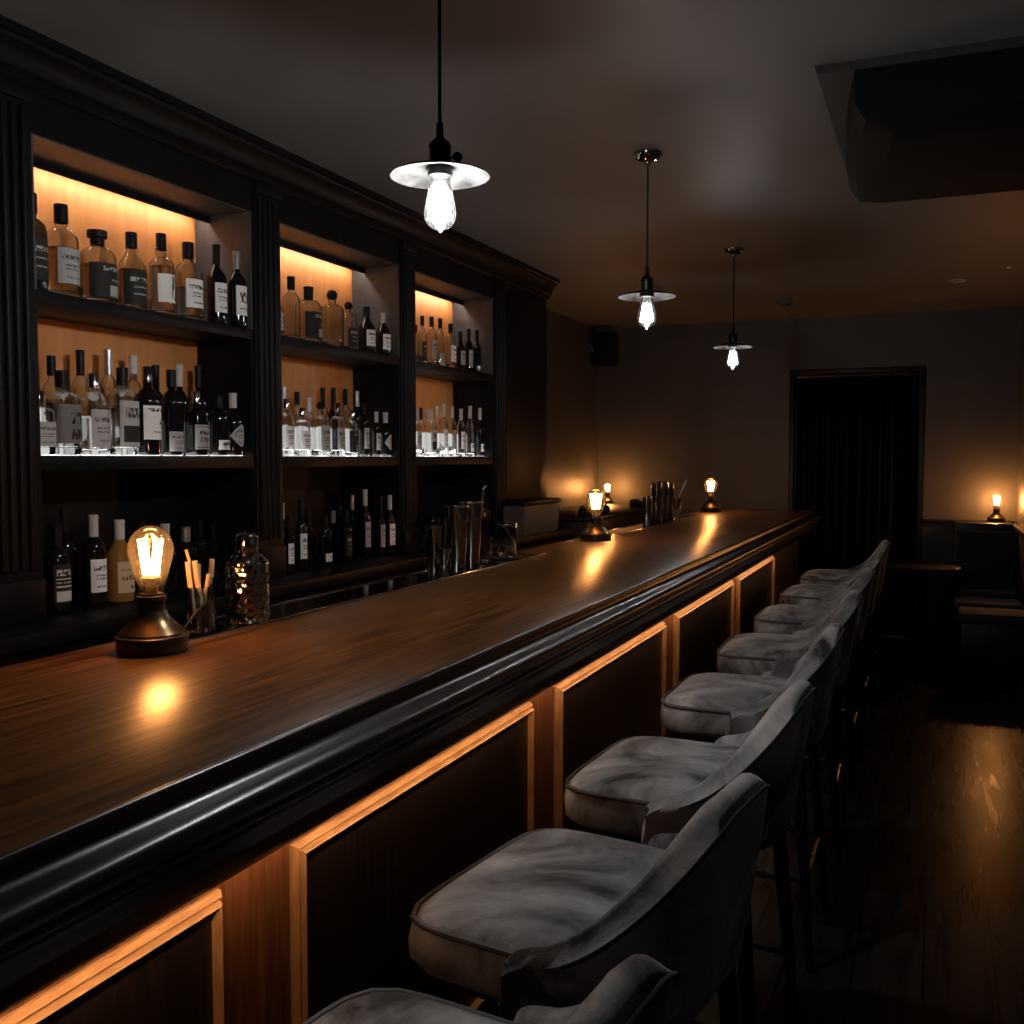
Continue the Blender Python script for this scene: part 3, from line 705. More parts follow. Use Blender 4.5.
# ------------------------------------------------------------------ the bar
BY0, BY1 = -0.6, 7.95
TOP = 1.05
bar = thing('bar_counter', 'long polished red-brown wooden bar with panelled front', 'bar', (-1.2, 3.6, 0))
b = B(); box(b, -1.64, -0.862, BY0, BY1, TOP - 0.045, TOP, 0.003); obj('bar_top', b, M['bar_wood'], bar, world=True)['label'] = 'glossy red-brown wooden top'
edge = [(-0.8620, TOP - 0.0450), (-0.8620, TOP - 0.0005), (-0.8570, TOP - 0.0003), (-0.8535, TOP - 0.0030), (-0.8520, TOP - 0.0100), (-0.8520, TOP - 0.0200), (-0.8480, TOP - 0.0270), (-0.8380, TOP - 0.0310), (-0.8200, TOP - 0.0325), (-0.8080, TOP - 0.0340), (-0.8010, TOP - 0.0390), (-0.7980, TOP - 0.0480), (-0.7985, TOP - 0.0560), (-0.8030, TOP - 0.0625), (-0.8070, TOP - 0.0650), (-0.8030, TOP - 0.0680), (-0.8025, TOP - 0.0720), (-0.8060, TOP - 0.0765), (-0.8130, TOP - 0.0810), (-0.8160, TOP - 0.0920), (-0.8150, TOP - 0.1060), (-0.8180, TOP - 0.1130), (-0.8260, TOP - 0.1220), (-0.8360, TOP - 0.1390), (-0.8520, TOP - 0.1560), (-0.8620, TOP - 0.1630), (-0.8670, TOP - 0.1680), (-0.8740, TOP - 0.1680), (-0.8740, TOP - 0.1600), (-0.9500, TOP - 0.1600), (-0.9500, TOP - 0.0450)]
b = B(); prism(b, edge, BY0, BY1); obj('edge_moulding', b, M['bar_edge'], bar, world=True, smooth=50)['label'] = 'near-black moulded front edge'
b = B(); box(b, -1.55, -0.95, BY0, BY1 - 0.1, 0, TOP - 0.046); obj('bar_body', b, M['front_wood'], bar, world=True)
b = B(); box(b, -0.95, -0.905, BY0, BY1 - 0.1, 0, 0.11, 0.004); obj('plinth', b, M['black_wood'], bar, world=True)
b = B(); box(b, -0.8765, -0.8742, BY0, 6.56, 0.8826, 0.8898); obj('under_bar_light_strip', b, M['led_bar'], bar, world=True)['label'] = 'warm light strip under the edge'
for y0, y1 in ((-0.1, 1.145), (1.322, 2.358), (2.543, 3.726), (3.906, 5.135), (5.268, 6.530)):
    z0, z1 = 0.19, 0.824
    b = B(); box(b, -0.95, -0.944, y0 + 0.01, y1 - 0.01, z0 + 0.01, z1 - 0.01); pn = obj('panel', b, M['panel_wood'], bar, world=True)
    b = B()
    # mitred frame: outer square step, groove, inner rounded bead
    P = [(0.000, -0.95), (0.000, -0.944), (0.0015, -0.941), (0.0065, -0.935), (0.0070, -0.946), (0.0102, -0.946), (0.0108, -0.936), (0.0135, -0.930), (0.016, -0.928), (0.018, -0.930), (0.0195, -0.935), (0.020, -0.95)]
    rings = []
    for (yy, zz, sy, sz) in ((y0, z0, 1, 1), (y1, z0, -1, 1), (y1, z1, -1, -1), (y0, z1, 1, -1)):
        rings.append([b.verts.new((px, yy + sy * d, zz + sz * d)) for d, px in P])
    for i in range(4):
        A, C = rings[i], rings[(i + 1) % 4]
        for j in range(len(P) - 1): b.faces.new((A[j], C[j], C[j + 1], A[j + 1]))
    obj('panel_moulding', b, M['trim_wood'], pn, world=True, smooth=25)['label'] = 'light amber-brown moulding framing the panel'
# black sheet added for the shade past the end of the light strip
b = B(); box(b, -0.95, -0.944, 6.60, BY1 - 0.1, 0.115, 0.885); obj('end_shade_panel', b, M['black_wood'], bar, world=True)

# drip trays set along the bartender's edge
for y0, y1, x1, t in ((1.70, 3.86, -1.478, 'long dark glossy drip tray along the near rear bar edge'), (5.05, 6.95, -1.50, 'dark drip tray with thin bright rim on the far rear bar edge')):
    tr = thing('drip_tray', t, 'tray', ((x1 - 1.635) / 2, (y0 + y1) / 2, TOP))
    b = B(); box(b, -1.636, x1 - 0.004, y0, y1, TOP + 0.0004, TOP + 0.003); obj('tray_plate', b, M['dark_steel'], tr, world=True)
    b = B(); box(b, x1 - 0.004, x1, y0, y1, TOP + 0.0004, TOP + 0.0065, 0.001); box(b, -1.639, -1.635, y0, y1, TOP + 0.0004, TOP + 0.006, 0.001); box(b, -1.635, x1 - 0.004, y0, y0 + 0.004, TOP + 0.0004, TOP + 0.006)
    obj('tray_rim', b, M['steel'], tr, world=True)

# ------------------------------------------------------------------ lamps
def bulb_prof(h, r, neck):
    """teardrop bulb standing base-down from z=0"""
    P = [(neck, 0.0), (neck * 1.02, 0.04 * h), (neck * 1.15, 0.12 * h)]
    zc = h - r
    for i in range(1, 7):
        t = i / 6; P.append((neck * 1.15 + (r * 0.985 - neck * 1.15) * (t ** 0.85), 0.12 * h + (zc * 0.93 - 0.12 * h) * t))
    for i in range(0, 10):
        a = PI / 2 * i / 9; P.append((r * math.cos(a) if i < 9 else 0.0, zc + r * math.sin(a)))
    return P

def filament(h, r, k, up=1, thick=0.0032):
    b = B()
    for i in range(k):
        a = 2 * PI * i / k
        p0 = (r * 0.30 * math.cos(a), r * 0.30 * math.sin(a), up * h * 0.26); p1 = (r * 0.52 * math.cos(a + 0.35), r * 0.52 * math.sin(a + 0.35), up * h * 0.80)
        tube(b, [p0, p1], thick, 4)
    return b

def table_lamp(loc, label, s=1.0, rot=0.0, cord_pts=None, fil='filament_warm'):
    t = thing('table_lamp', label, 'lamp', loc, group='bare bulb table lamps')
    b = B(); lathe(b, [(0, 0), (0.078 * s, 0), (0.082 * s, 0.003 * s), (0.083 * s, 0.028 * s), (0.086 * s, 0.031 * s), (0.086 * s, 0.036 * s), (0.080 * s, 0.039 * s), (0, 0.039 * s)], seg=48); obj('lamp_base', b, M['base_black'], t)
    b = B(); lathe(b, [(0.079 * s, 0.039 * s), (0.078 * s, 0.043 * s), (0.066 * s, 0.053 * s), (0.050 * s, 0.066 * s), (0.040 * s, 0.078 * s), (0.034 * s, 0.090 * s), (0.0, 0.090 * s)], seg=48); obj('lamp_cone', b, M['aged_brass'], t)
    b = B(); lathe(b, [(0.030 * s, 0.088 * s), (0.031 * s, 0.110 * s), (0.035 * s, 0.112 * s), (0.035 * s, 0.122 * s), (0.029 * s, 0.124 * s), (0.029 * s, 0.128 * s), (0, 0.128 * s)], seg=40); obj('socket', b, M['base_black'], t)
    h = 0.150 * s; r = 0.0535 * s
    b = B(); lathe(b, [(q, z + 0.126 * s) for q, z in bulb_prof(h, r, 0.026 * s)], seg=40); bu = obj('bulb', b, M['bulb_amber'], t, smooth=80)
    b = filament(h, r, 8); bmesh.ops.translate(b, vec=(0, 0, 0.126 * s), verts=b.verts); obj('filament', b, M[fil], bu)
    b = B(); lathe(b, [(0.017 * s, 0.127 * s), (0.013 * s, 0.142 * s), (0.010 * s, 0.150 * s), (0.020 * s, 0.156 * s), (0.023 * s, 0.162 * s), (0.019 * s, 0.169 * s), (0.006 * s, 0.173 * s), (0, 0.173 * s)], seg=20); obj('glass_stem', b, M['ceramic'], bu)
    # small rotary switch on the base
    b = B(); tube(b, [(0.0, 0.0, 0.0), (0.012 * s, 0, 0)], 0.006 * s, 10); tube(b, [(0.012 * s, 0, 0), (0.017 * s, 0, 0)], 0.009 * s, 10)
    bmesh.ops.transform(b, matrix=Matrix.Translation((0.083 * s * math.cos(rot), 0.083 * s * math.sin(rot), 0.018 * s)) @ Matrix.Rotation(rot, 4, 'Z'), verts=b.verts); obj('switch_knob', b, M['aged_brass'], t)
    if cord_pts:
        b = B(); tube(b, cord_pts, 0.0026, 8); obj('power_cord', b, M['cord'], t, world=True)
    return t
def curve(pts, n=8):
    """smooth Catmull-Rom through points"""
    P = [Vector(p) for p in pts]; P = [2 * P[0] - P[1]] + P + [2 * P[-1] - P[-2]]; out = []
    for i in range(1, len(P) - 2):
        for j in range(n):
            t = j / n; a, b_, c, d = P[i - 1], P[i], P[i + 1], P[i + 2]
            out.append(0.5 * (2 * b_ + (c - a) * t + (2 * a - 5 * b_ + 4 * c - d) * t * t + (3 * b_ - a - 3 * c + d) * t ** 3))
    out.append(P[-2]); return out
lamp1 = table_lamp((-1.488, 1.605, TOP), 'glowing bare-bulb table lamp nearest on the bar beside the hammered shaker', 0.86, 2.4,
           curve([(-1.462, 1.672, 1.085), (-1.452, 1.705, 1.118), (-1.475, 1.738, 1.098), (-1.50, 1.760, 1.064), (-1.56, 1.762, 1.0605), (-1.63, 1.77, 1.0605)]))
lamp1.scale = (1, 1, 1.10)
table_lamp((-1.510, 4.62, TOP), 'glowing bare-bulb table lamp halfway along the bar', 0.92, 2.0)
table_lamp((-1.53, 7.42, TOP), 'glowing bare-bulb table lamp at the far end of the bar', 0.92, -0.6)

PEND = [(-1.032, 2.03, 'bare-bulb pendant lamp with flat disc shade, nearest and largest'), (-1.05, 3.84, 'bare-bulb pendant lamp with flat disc shade, middle of three'),
        (-1.07, 5.76, 'bare-bulb pendant lamp with flat disc shade, farthest and smallest')]
def pendant(x, y, label):
    t = thing('pendant_lamp', label, 'lamp', (x, y, CEIL), group='pendant lamps over the bar')
    zs = 2.088 - CEIL
    b = B(); lathe(b, [(0, 0), (0.056, 0), (0.056, -0.006), (0.050, -0.018), (0.036, -0.028), (0.014, -0.033), (0.010, -0.045), (0, -0.045)], seg=32); obj('canopy', b, M['dark_steel'], t)
    b = B(); tube(b, [(0, 0, -0.04), (0, 0, zs + 0.10)], 0.0042, 8); obj('hanging_cord', b, M['cord'], t)
    b = B(); lathe(b, [(0, zs + 0.108), (0.008, zs + 0.106), (0.009, zs + 0.075), (0.013, zs + 0.072), (0.024, zs + 0.062), (0.026, zs + 0.054), (0.0245, zs + 0.050), (0.0245, zs + 0.012), (0.028, zs + 0.008), (0.028, zs - 0.010), (0, zs - 0.010)], seg=28); so = obj('socket', b, M['black_metal'], t)
    b = B(); tube(b, [(0.024, 0, zs + 0.028), (0.040, 0, zs + 0.028)], 0.003, 8); lathe(b, [(0, -0.006), (0.010, -0.006), (0.011, 0), (0.010, 0.006), (0, 0.006)], seg=14, c=(0.044, 0, zs + 0.028), tilt=Matrix.Rotation(R(90), 4, 'X')); obj('switch_key', b, M['black_metal'], so)
    # shallow dish
    outer = [(0.028, 0.012), (0.040, 0.0105), (0.07, 0.006), (0.097, -0.002), (0.1095, -0.0075), (0.1110, -0.0085)]
    pr = [(r, zs + z) for r, z in outer] + [(0.1110, zs - 0.0105), (0.1090, zs - 0.0095)] + [(r, zs + z - 0.002) for r, z in reversed(outer[:-2])]
    b = B(); lathe(b, pr, seg=64, closed=True); obj('disc_shade', b, M['shade_metal'], t, smooth=40)['label'] = 'flat metal disc shade'
    h, r = 0.122, 0.0365
    b = B(); lathe(b, [(q, zs - 0.007 - z) for q, z in bulb_prof(h, r, 0.0195)] , seg=36)
    lathe(b, [(0.006, zs - 0.007 - h + 0.0006), (0.003, zs - 0.007 - h - 0.003), (0, zs - 0.007 - h - 0.006)], seg=12)
    bu = obj('bulb', b, M['bulb_clear'], t, smooth=80)
    b = filament(h, r * 1.2, 8, up=-1, thick=0.0026); bmesh.ops.translate(b, vec=(0, 0, zs - 0.007), verts=b.verts); obj('filament', b, M['filament_white' if y < 3 else 'filament_white_dim'], bu)
for a in PEND: pendant(*a)

# ------------------------------------------------------------------ bar stools
def seat_outline(s=0.0, n=48):
    """rounded-square outline, local: front towards -x"""
    out = []
    for i in range(n):
        a = 2 * PI * i / n; ca, sa = math.cos(a), math.sin(a)
        k = (abs(ca) ** 6.5 + abs(sa) ** 6.5) ** (-1 / 6.5)
        out.append(((0.222 + s) * k * ca, (0.238 + s) * k * sa))
    return out
def ring_faces(b, A, C):
    k = len(A)
    for i in range(k): b.faces.new((A[i], A[(i + 1) % k], C[(i + 1) % k], C[i]))

def make_stool(label, group):
    t = thing('bar_stool', label, 'stool', (0, 0, 0), group=group)
    # seat cushion: domed top, soft sides
    b = B(); L = [(-0.03, 0.642), (-0.008, 0.645), (0.004, 0.660), (0.006, 0.690), (0.002, 0.714), (-0.004, 0.724), (-0.012, 0.732), (-0.040, 0.742), (-0.09, 0.7495), (-0.14, 0.753), (-0.19, 0.7545)]
    rings = [[b.verts.new((x, y, z)) for x, y in seat_outline(s)] for s, z in L]
    for A, C in zip(rings[:-1], rings[1:]): ring_faces(b, A, C)
    b.faces.new(list(reversed(rings[0]))); b.faces.new(rings[-1])
    se = obj('seat', b, M['velvet'], t, smooth=70)
    b = B(); tube(b, [(x, y, 0.7235) for x, y in seat_outline(0.0)], 0.0055, 8, closed=True); obj('seat_piping', b, M['piping'], se)
    b = B(); box(b, -0.20, 0.20, -0.21, 0.21, 0.622, 0.642, 0.004); obj('seat_frame', b, M['black_wood'], t)
    # wrap-around back: a padded shell following a U in plan, low wings rising to a rounded crest
    def plan(u, off):
        """u in [-1, 1] along the U"""
        hw, xf, xb, rr = 0.272 + off, -0.010, 0.232 + off, 0.20
        Ls = (xb - rr) - xf; La = PI / 2 * rr; Lb = hw - rr
        tot = Ls + La + Lb; d = abs(u) * tot; sg = 1 if u >= 0 else -1
        if d <= Lb: return (xb, sg * d, 0.0)
        d -= Lb
        if d <= La:
            a = d / rr; return (xb - rr + rr * math.cos(a), sg * (hw - rr + rr * math.sin(a)), 0.0)
        d -= La
        return (xb - rr - d, sg * hw, 0.0)
    nu, nv = 64, 9
    grid_o, grid_i = [], []
    b = B()
    loops = []
    outline = []
    for i in range(nu + 1):
        u = -1 + 2 * i / nu; au = abs(u)
        s = min(1, max(0, (au - 0.12) / 0.78)); s = s * s * (3 - 2 * s)
        top = 0.955 - 0.200 * s
        if au > 0.86: top -= 0.026 * ((au - 0.86) / 0.14) ** 2
        bot = 0.630 + 0.01 * s
        loop = []
        th = 0.025 * (1 - 0.45 * max(0, (au - 0.90) / 0.10) ** 2)
        for k in range(nv):           # outside, going up
            v = k / (nv - 1); z = bot + (top - 0.018 - bot) * v
            lean = 0.045 * v ** 1.3 * (1 - 0.7 * s)
            x, y, _ = plan(u, 0.0); loop.append((x + lean + 0.006 * math.sin(PI * v), y * (1 + 0.03 * v), z))
        for a in (60, 90, 120):       # rounded crest
            x, y, _ = plan(u, -th); lean = 0.045 * (1 - 0.7 * s)
            loop.append((x + lean + th * math.cos(R(a)) * 0.9 + 0.002, y * 1.03 , top - 0.018 + 0.018 * math.sin(R(a))))
        x, y, _ = plan(u, 0.0015); outline.append((x + 0.045 * (1 - 0.7 * s), y * 1.03, top - 0.020))
        for k in reversed(range(nv)):  # inside, going down
            v = k / (nv - 1); z = bot + (top - 0.018 - bot) * v
            lean = 0.045 * v ** 1.3 * (1 - 0.7 * s)
            x, y, _ = plan(u, -2 * th); loop.append((x + lean - 0.010 * math.sin(PI * v), y * (1 + 0.03 * v), z))
        loops.append([b.verts.new(p) for p in loop])
    for A, C in zip(loops[:-1], loops[1:]): ring_faces(b, A, C)
    b.faces.new(loops[0]); b.faces.new(list(reversed(loops[-1])))
    bk = obj('backrest', b, M['velvet'], t, smooth=70)
    outer = outline
    b = B(); tube(b, outer[7:-7], 0.0035, 8); obj('back_piping', b, M['velvet_dark'], bk)
    # four tapering legs
    for sx, sy in ((-1, -1), (-1, 1), (1, -1), (1, 1)):
        b = B(); tube(b, [(sx * 0.225, sy * 0.215, 0.0), (sx * 0.175, sy * 0.175, 0.630)], 0.011, 10, r1=0.019); obj('leg', b, M['black_wood'], t)
    q = [(sx * 0.2055, sy * 0.2005, 0.25) for sx, sy in ((-1, -1), (1, -1), (1, 1), (-1, 1))]
    b = B()
    for i in range(4): tube(b, [q[i], q[(i + 1) % 4]], 0.0075, 8)
    obj('footrest', b, M['black_metal'], t)
    return t
def copy_tree(o, parent=None):
    c = o.copy(); col.objects.link(c)
    if parent: c.parent = parent
    for ch in list(o.children): copy_tree(ch, c)
    return c
ST = [(0.91, 'nearest grey velvet bar stool, cut off by the bottom edge'), (1.55, 'large grey velvet bar stool, second from the camera'),
      (2.255, 'grey velvet bar stool, third from the camera'), (3.08, 'grey velvet bar stool, fourth from the camera'),
      (3.90, 'grey velvet bar stool, fifth from the camera'), (4.76, 'grey velvet bar stool, sixth from the camera'),
      (5.60, 'grey velvet bar stool, seventh from camera, last seat clearly visible'), (6.42, 'dim grey velvet bar stool, farthest along the bar')]
s0 = make_stool(ST[0][1], 'grey velvet bar stools along the bar')
kids = lambda o: o.children
for i, (y, lab) in enumerate(ST):
    rz = {0: -7.0, 1: -8.0, 2: -4.0, 4: 1.5, 6: -1.5}.get(i, 0.0)
    o = s0 if i == 0 else copy_tree(s0)
    o.location = (-0.520, y, 0); o.rotation_euler.z = R(rz); o['label'] = lab

# ------------------------------------------------------------------ things on the bar
TZ = TOP + 0.0032
def tumbler(x, y, z, r0, r1, h, label, name='glass_tumbler', group=None):
    t = thing(name, label, 'glass', (x, y, z), group=group)
    b = B(); w = 0.0022
    lathe(b, [(0, 0), (r0 * 0.9, 0), (r0, 0.003), (r1, h - 0.001), (r1 - w / 2, h), (r1 - w, h - 0.001), (r0 - w, 0.014), (r0 * 0.7, 0.011), (0, 0.011)], seg=32)
    obj('glass_wall', b, M['glass_clear'], t, smooth=50); return t
def sticks(x, y, z, lst, label):
    for k, (dx, dy, ex, ey, L, w) in enumerate(lst):
        b = B(); tube(b, [(dx, dy, 0), (ex, ey, L)], w, 8)
        o = obj('wooden_stick', b, M['straw_wood']); o.location = (x, y, z); tag(o, label[k], 'stirrer', 'wooden sticks in the glasses by the near lamp')
tumbler(-1.540, 1.815, TZ, 0.030, 0.036, 0.105, 'clear glass with wooden sticks just right of near lamp')
sticks(-1.540, 1.815, TZ + 0.012, [(-0.004, -0.012, -0.016, -0.022, 0.150, 0.0062), (0.008, 0.0, -0.004, -0.012, 0.152, 0.0062), (0.012, 0.012, -0.030, -0.010, 0.176, 0.0035), (-0.006, 0.010, 0.016, 0.010, 0.12, 0.0045)],
       ['thick pale wooden stick, left one in glass by near lamp', 'thick pale wooden stick in glass, close right of leftmost stick', 'thin pale wooden stick rising highest from glass beside lamp', 'short wooden stick leaning right in glass beside lamp'])
tumbler(-1.597, 1.893, TZ, 0.028, 0.036, 0.115, 'clear glass between the stick glass and hammered shaker')
sticks(-1.597, 1.893, TZ + 0.012, [(-0.008, -0.010, 0.004, -0.020, 0.135, 0.0055), (0.008, 0.006, 0.018, 0.012, 0.145, 0.006)],
       ['wooden stick, left one in glass beside hammered shaker', 'wooden stick leaning right in glass beside hammered shaker'])
# low glass dish in front
t = thing('glass_dish', 'low clear glass dish between near lamp and shaker', 'dish', (-1.506, 1.873, TZ))
b = B(); lathe(b, [(0, 0), (0.014, 0), (0.018, 0.003), (0.023, 0.018), (0.0215, 0.018), (0.016, 0.007), (0, 0.006)], seg=32); obj('dish_glass', b, M['glass_clear'], t, smooth=50)
# hammered shaker
t = thing('cocktail_shaker', 'dark hammered-metal cocktail shaker right of the near lamp', 'shaker', (-1.525, 1.967, TZ))
b = B(); lathe(b, [(0, 0), (0.046, 0), (0.050, 0.004), (0.0515, 0.02), (0.0515, 0.135), (0.048, 0.150), (0.036, 0.163), (0.026, 0.169), (0, 0.169)], seg=48); obj('shaker_body', b, M['hammered'], t, smooth=60)
b = B(); lathe(b, [(0.026, 0.168), (0.027, 0.170), (0.0265, 0.206), (0.023, 0.214), (0.012, 0.217), (0, 0.217)], seg=36); obj('shaker_cap', b, M['dark_steel'], t, smooth=60)
# tins and jigger
def tin(x, y, r0, r1, h, label, z=TZ, rim=True, group='metal shaker tins on the bar'):
    t = thing('shaker_tin', label, 'tin', (x, y, z), group=group)
    b = B(); lathe(b, [(0, 0), (r0 - 0.002, 0), (r0, 0.003), (r1, h - 0.004), (r1 - 0.0012, h - 0.004), (r0 - 0.0014, 0.005), (0, 0.005)], seg=40); obj('tin_wall', b, M['dark_steel'], t, smooth=50)
    b = B(); lathe(b, [(r1 - 0.001, h - 0.006), (r1 + 0.0014, h - 0.005), (r1 + 0.002, h - 0.0025), (r1 + 0.0012, h), (r1 - 0.001, h - 0.0005)], seg=40, closed=True); obj('rolled_rim', b, M['steel'], t, smooth=60)
    return t
def jigger(x, y, r, h, label, z=TZ):
    t = thing('jigger', label, 'jigger', (x, y, z), group='bar jiggers')
    zw = h * 0.42
    b = B(); lathe(b, [(0, zw - 0.01), (r * 0.5, zw * 0.75), (r * 0.92, 0.0), (r * 0.97, 0.001), (r * 0.62, zw * 0.8), (r * 0.42, zw), (r * 0.60, zw * 1.25), (r * 1.0, h), (r * 0.95, h), (r * 0.5, zw * 1.25), (0, zw + 0.012)], seg=36); obj('jigger_cups', b, M['dark_steel'], t, smooth=50)
    b = B(); tube(b, [(r * 0.44 * math.cos(a), r * 0.44 * math.sin(a), zw) for a in [2 * PI * i / 24 for i in range(24)]], 0.0014, 6, closed=True); obj('jigger_ring', b, M['steel'], t)
    return t
jigger(-1.508, 2.985, 0.022, 0.095, 'small metal jigger in front of narrow tin, near tin group')
tin(-1.562, 3.015, 0.021, 0.029, 0.165, 'narrow metal tin behind the jigger, left of tall tins')
tin(-1.530, 3.125, 0.031, 0.041, 0.232, 'tall metal shaker tin, left of the near pair')
tin(-1.536, 3.255, 0.030, 0.041, 0.240, 'tall metal shaker tin, right of the near pair')
t = thing('coaster', 'round dark coaster under the mixing glass', 'coaster', (-1.560, 3.625, TZ))
b = B(); lathe(b, [(0, 0), (0.060, 0), (0.063, 0.002), (0.063, 0.006), (0.060, 0.007), (0.0, 0.006)], seg=40); obj('coaster_disc', b, M['steel'], t)
t = thing('mixing_glass', 'clear handled glass standing on the round coaster', 'glass', (-1.560, 3.640, TZ + 0.0072))
b = B(); lathe(b, [(0, 0), (0.034, 0), (0.037, 0.004), (0.039, 0.128), (0.0375, 0.130), (0.0355, 0.128), (0.033, 0.018), (0, 0.014)], seg=36); obj('glass_wall', b, M['glass_clear'], t, smooth=50)
b = B(); lathe(b, [(0.0395, 0.123), (0.0405, 0.126), (0.0395, 0.129)], seg=36, closed=True); obj('rim_band', b, M['steel'], t)
tumbler(-1.592, 3.505, TZ, 0.024, 0.028, 0.095, 'small clear glass left of the handled glass')
# far group of tins
jigger(-1.552, 5.705, 0.024, 0.165, 'tall slim jigger at the left of the far tin group')
for i, (x, y, r, h, lab) in enumerate(((-1.560, 5.85, 0.026, 0.170, 'short metal tin beside the jigger in the far group'), (-1.565, 5.98, 0.034, 0.245, 'tall metal tin, leftmost tall one of the far group'),
        (-1.562, 6.13, 0.034, 0.250, 'tall metal tin, middle one of the far group'), (-1.565, 6.28, 0.034, 0.235, 'tall metal tin, right one of the far group'))):
    tin(x, y, r * 0.8, r, h, lab)
tumbler(-1.560, 6.47, TZ, 0.028, 0.034, 0.13, 'clear glass holding a bar spoon beside far tins')
t = thing('bar_spoon', 'long bar spoon leaning right in the far glass', 'spoon', (-1.560, 6.47, TZ + 0.012))
b = B(); tube(b, [(-0.012, -0.008, 0.002), (0.0, 0.0, 0.09), (0.060, 0.020, 0.240)], 0.0028, 8); obj('handle', b, M['steel'], t)
b = B(); lathe(b, [(0, -0.006), (0.007, -0.003), (0.009, 0.0), (0.007, 0.003), (0, 0.006)], seg=12, c=(0.061, 0.0205, 0.244)); obj('knob', b, M['steel'], t)
b = B(); box(b, -0.013, 0.013, -0.010, 0.010, 0, 0.004, 0.001)
t = tag(obj('folded_card', b, M['label_plain']), 'small pale card on bar behind the middle lamp', 'card'); t.location = (-1.600, 4.50, TOP)
# glasses on the back counter, ice bin, pourer bottle
gi = 0
GT = ['front left', 'front second', 'front third', 'front right', 'rear left', 'rear second', 'rear third', 'rear right']
for rowi, x in enumerate((-2.330, -2.415)):
    for j in range(4):
        tumbler(x, 4.475 + j * 0.084 + rowi * 0.03, Z_CTR, 0.030, 0.037, 0.178, 'clear highball glass on the lower counter, %s of the cluster' % GT[gi], 'highball_glass', 'highball glasses on the lower counter'); gi += 1
t = thing('pourer_bottle', 'dark bottle with silver pourer beside the grey bin', 'bottle', (-2.335, 5.10, Z_CTR))
b = B(); lathe(b, [(0, 0), (0.040, 0), (0.044, 0.004), (0.044, 0.17), (0.036, 0.20), (0.018, 0.235), (0.016, 0.265), (0, 0.265)], seg=28); obj('bottle_glass', b, M['glass_dark'], t, smooth=50)
b = B(); lathe(b, [(0.0165, 0.255), (0.018, 0.258), (0.018, 0.276), (0.008, 0.284), (0, 0.284)], seg=20); tube(b, [(0, 0, 0.28), (0.004, 0.006, 0.300), (0.016, 0.020, 0.318)], 0.005, 8); obj('pourer', b, M['steel'], t)
t = thing('ice_bin', 'grey box bin with black lid on the counter behind bar', 'bin', (-2.295, 5.75, Z_CTR))
b = B(); prism(b, [(-0.062, 0), (0.062, 0), (0.072, 0.185), (-0.072, 0.185)], -0.30, 0.31); bmesh.ops.bevel(b, geom=list(b.edges), offset=0.012, segments=2, affect='EDGES'); obj('bin_body', b, M['grey_plastic'], t)
b = B(); box(b, -0.077, 0.077, -0.30, 0.325, 0.185, 0.215, 0.009); obj('bin_lid', b, M['black_plastic'], t)
# dark return cabinet in the corner behind the bar, with a hidden lamp and knobs
t = thing('return_cabinet', 'low dark cabinet behind bar in the far left corner', 'cabinet', (-2.40, 7.35, 0))
b = B(); box(b, -2.835, -2.16, 6.42, 8.74, 0.08, 1.02, 0.004); obj('cabinet_body', b, M['black_wood'], t, world=True)
b = B(); box(b, -2.838, -2.14, 6.40, 8.748, 1.02, 1.045, 0.004); obj('cabinet_top', b, M['black_wood'], t, world=True)
b = B(); box(b, -2.80, -2.20, 6.46, 8.70, 0.0, 0.08); obj('cabinet_plinth', b, M['black_wood'], t, world=True)
for x, y, lab in ((-2.26, 6.62, 'small dark pot on the corner cabinet, left of lamp'), (-2.22, 7.02, 'small dark pot on the corner cabinet, right of lamp')):
    q = thing('lidded_pot', lab, 'pot', (x, y, 1.045))
    b = B(); lathe(b, [(0, 0), (0.026, 0), (0.032, 0.02), (0.030, 0.045), (0.026, 0.05), (0, 0.05)], seg=24); obj('pot_body', b, M['black_plastic'], q)
    b = B(); lathe(b, [(0.027, 0.05), (0.024, 0.058), (0.008, 0.062), (0.010, 0.07), (0, 0.074)], seg=24); obj('pot_lid', b, M['black_plastic'], q)
table_lamp((-2.690, 8.565, 1.045), 'small glowing lamp in far left corner, mostly behind middle bar lamp', 0.66, 1.0, fil='filament_warm_strong')
q = thing('card_terminal', 'small dark box on corner cabinet left of far tins', 'box', (-2.22, 7.95, 1.045))
b = B(); prism(b, [(-0.06, 0), (0.06, 0), (0.06, 0.02), (-0.06, 0.07)], -0.10, 0.10); bmesh.ops.bevel(b, geom=list(b.edges), offset=0.006, segments=2, affect='EDGES'); obj('box_shell', b, M['black_plastic'], q)

# ------------------------------------------------------------------ seating corner at the far right
t = thing('banquette', 'dark upholstered banquette against the far right wall', 'bench', (0.27, 8.45, 0))
b = B(); box(b, 0.15, 0.578, 8.34, 8.745, 0.0, 0.955, 0.006); obj('back_box', b, M['black_wood'], t, world=True)
b = B(); box(b, 0.16, 0.578, 8.27, 8.34, 0.46, 0.90, 0.03, 3); obj('back_cushion', b, M['velvet_dark'], t, world=True)
b = B(); box(b, 0.20, 0.578, 8.03, 8.34, 0.36, 0.46, 0.03, 3); obj('seat_cushion', b, M['velvet_dark'], t, world=True)
b = B(); box(b, 0.21, 0.578, 8.05, 8.34, 0.0, 0.36); obj('seat_base', b, M['black_wood'], t, world=True)
table_lamp((0.448, 8.60, 0.955), 'glowing bare-bulb table lamp on the ledge at far right', 0.80, 3.6, fil='filament_warm_strong')
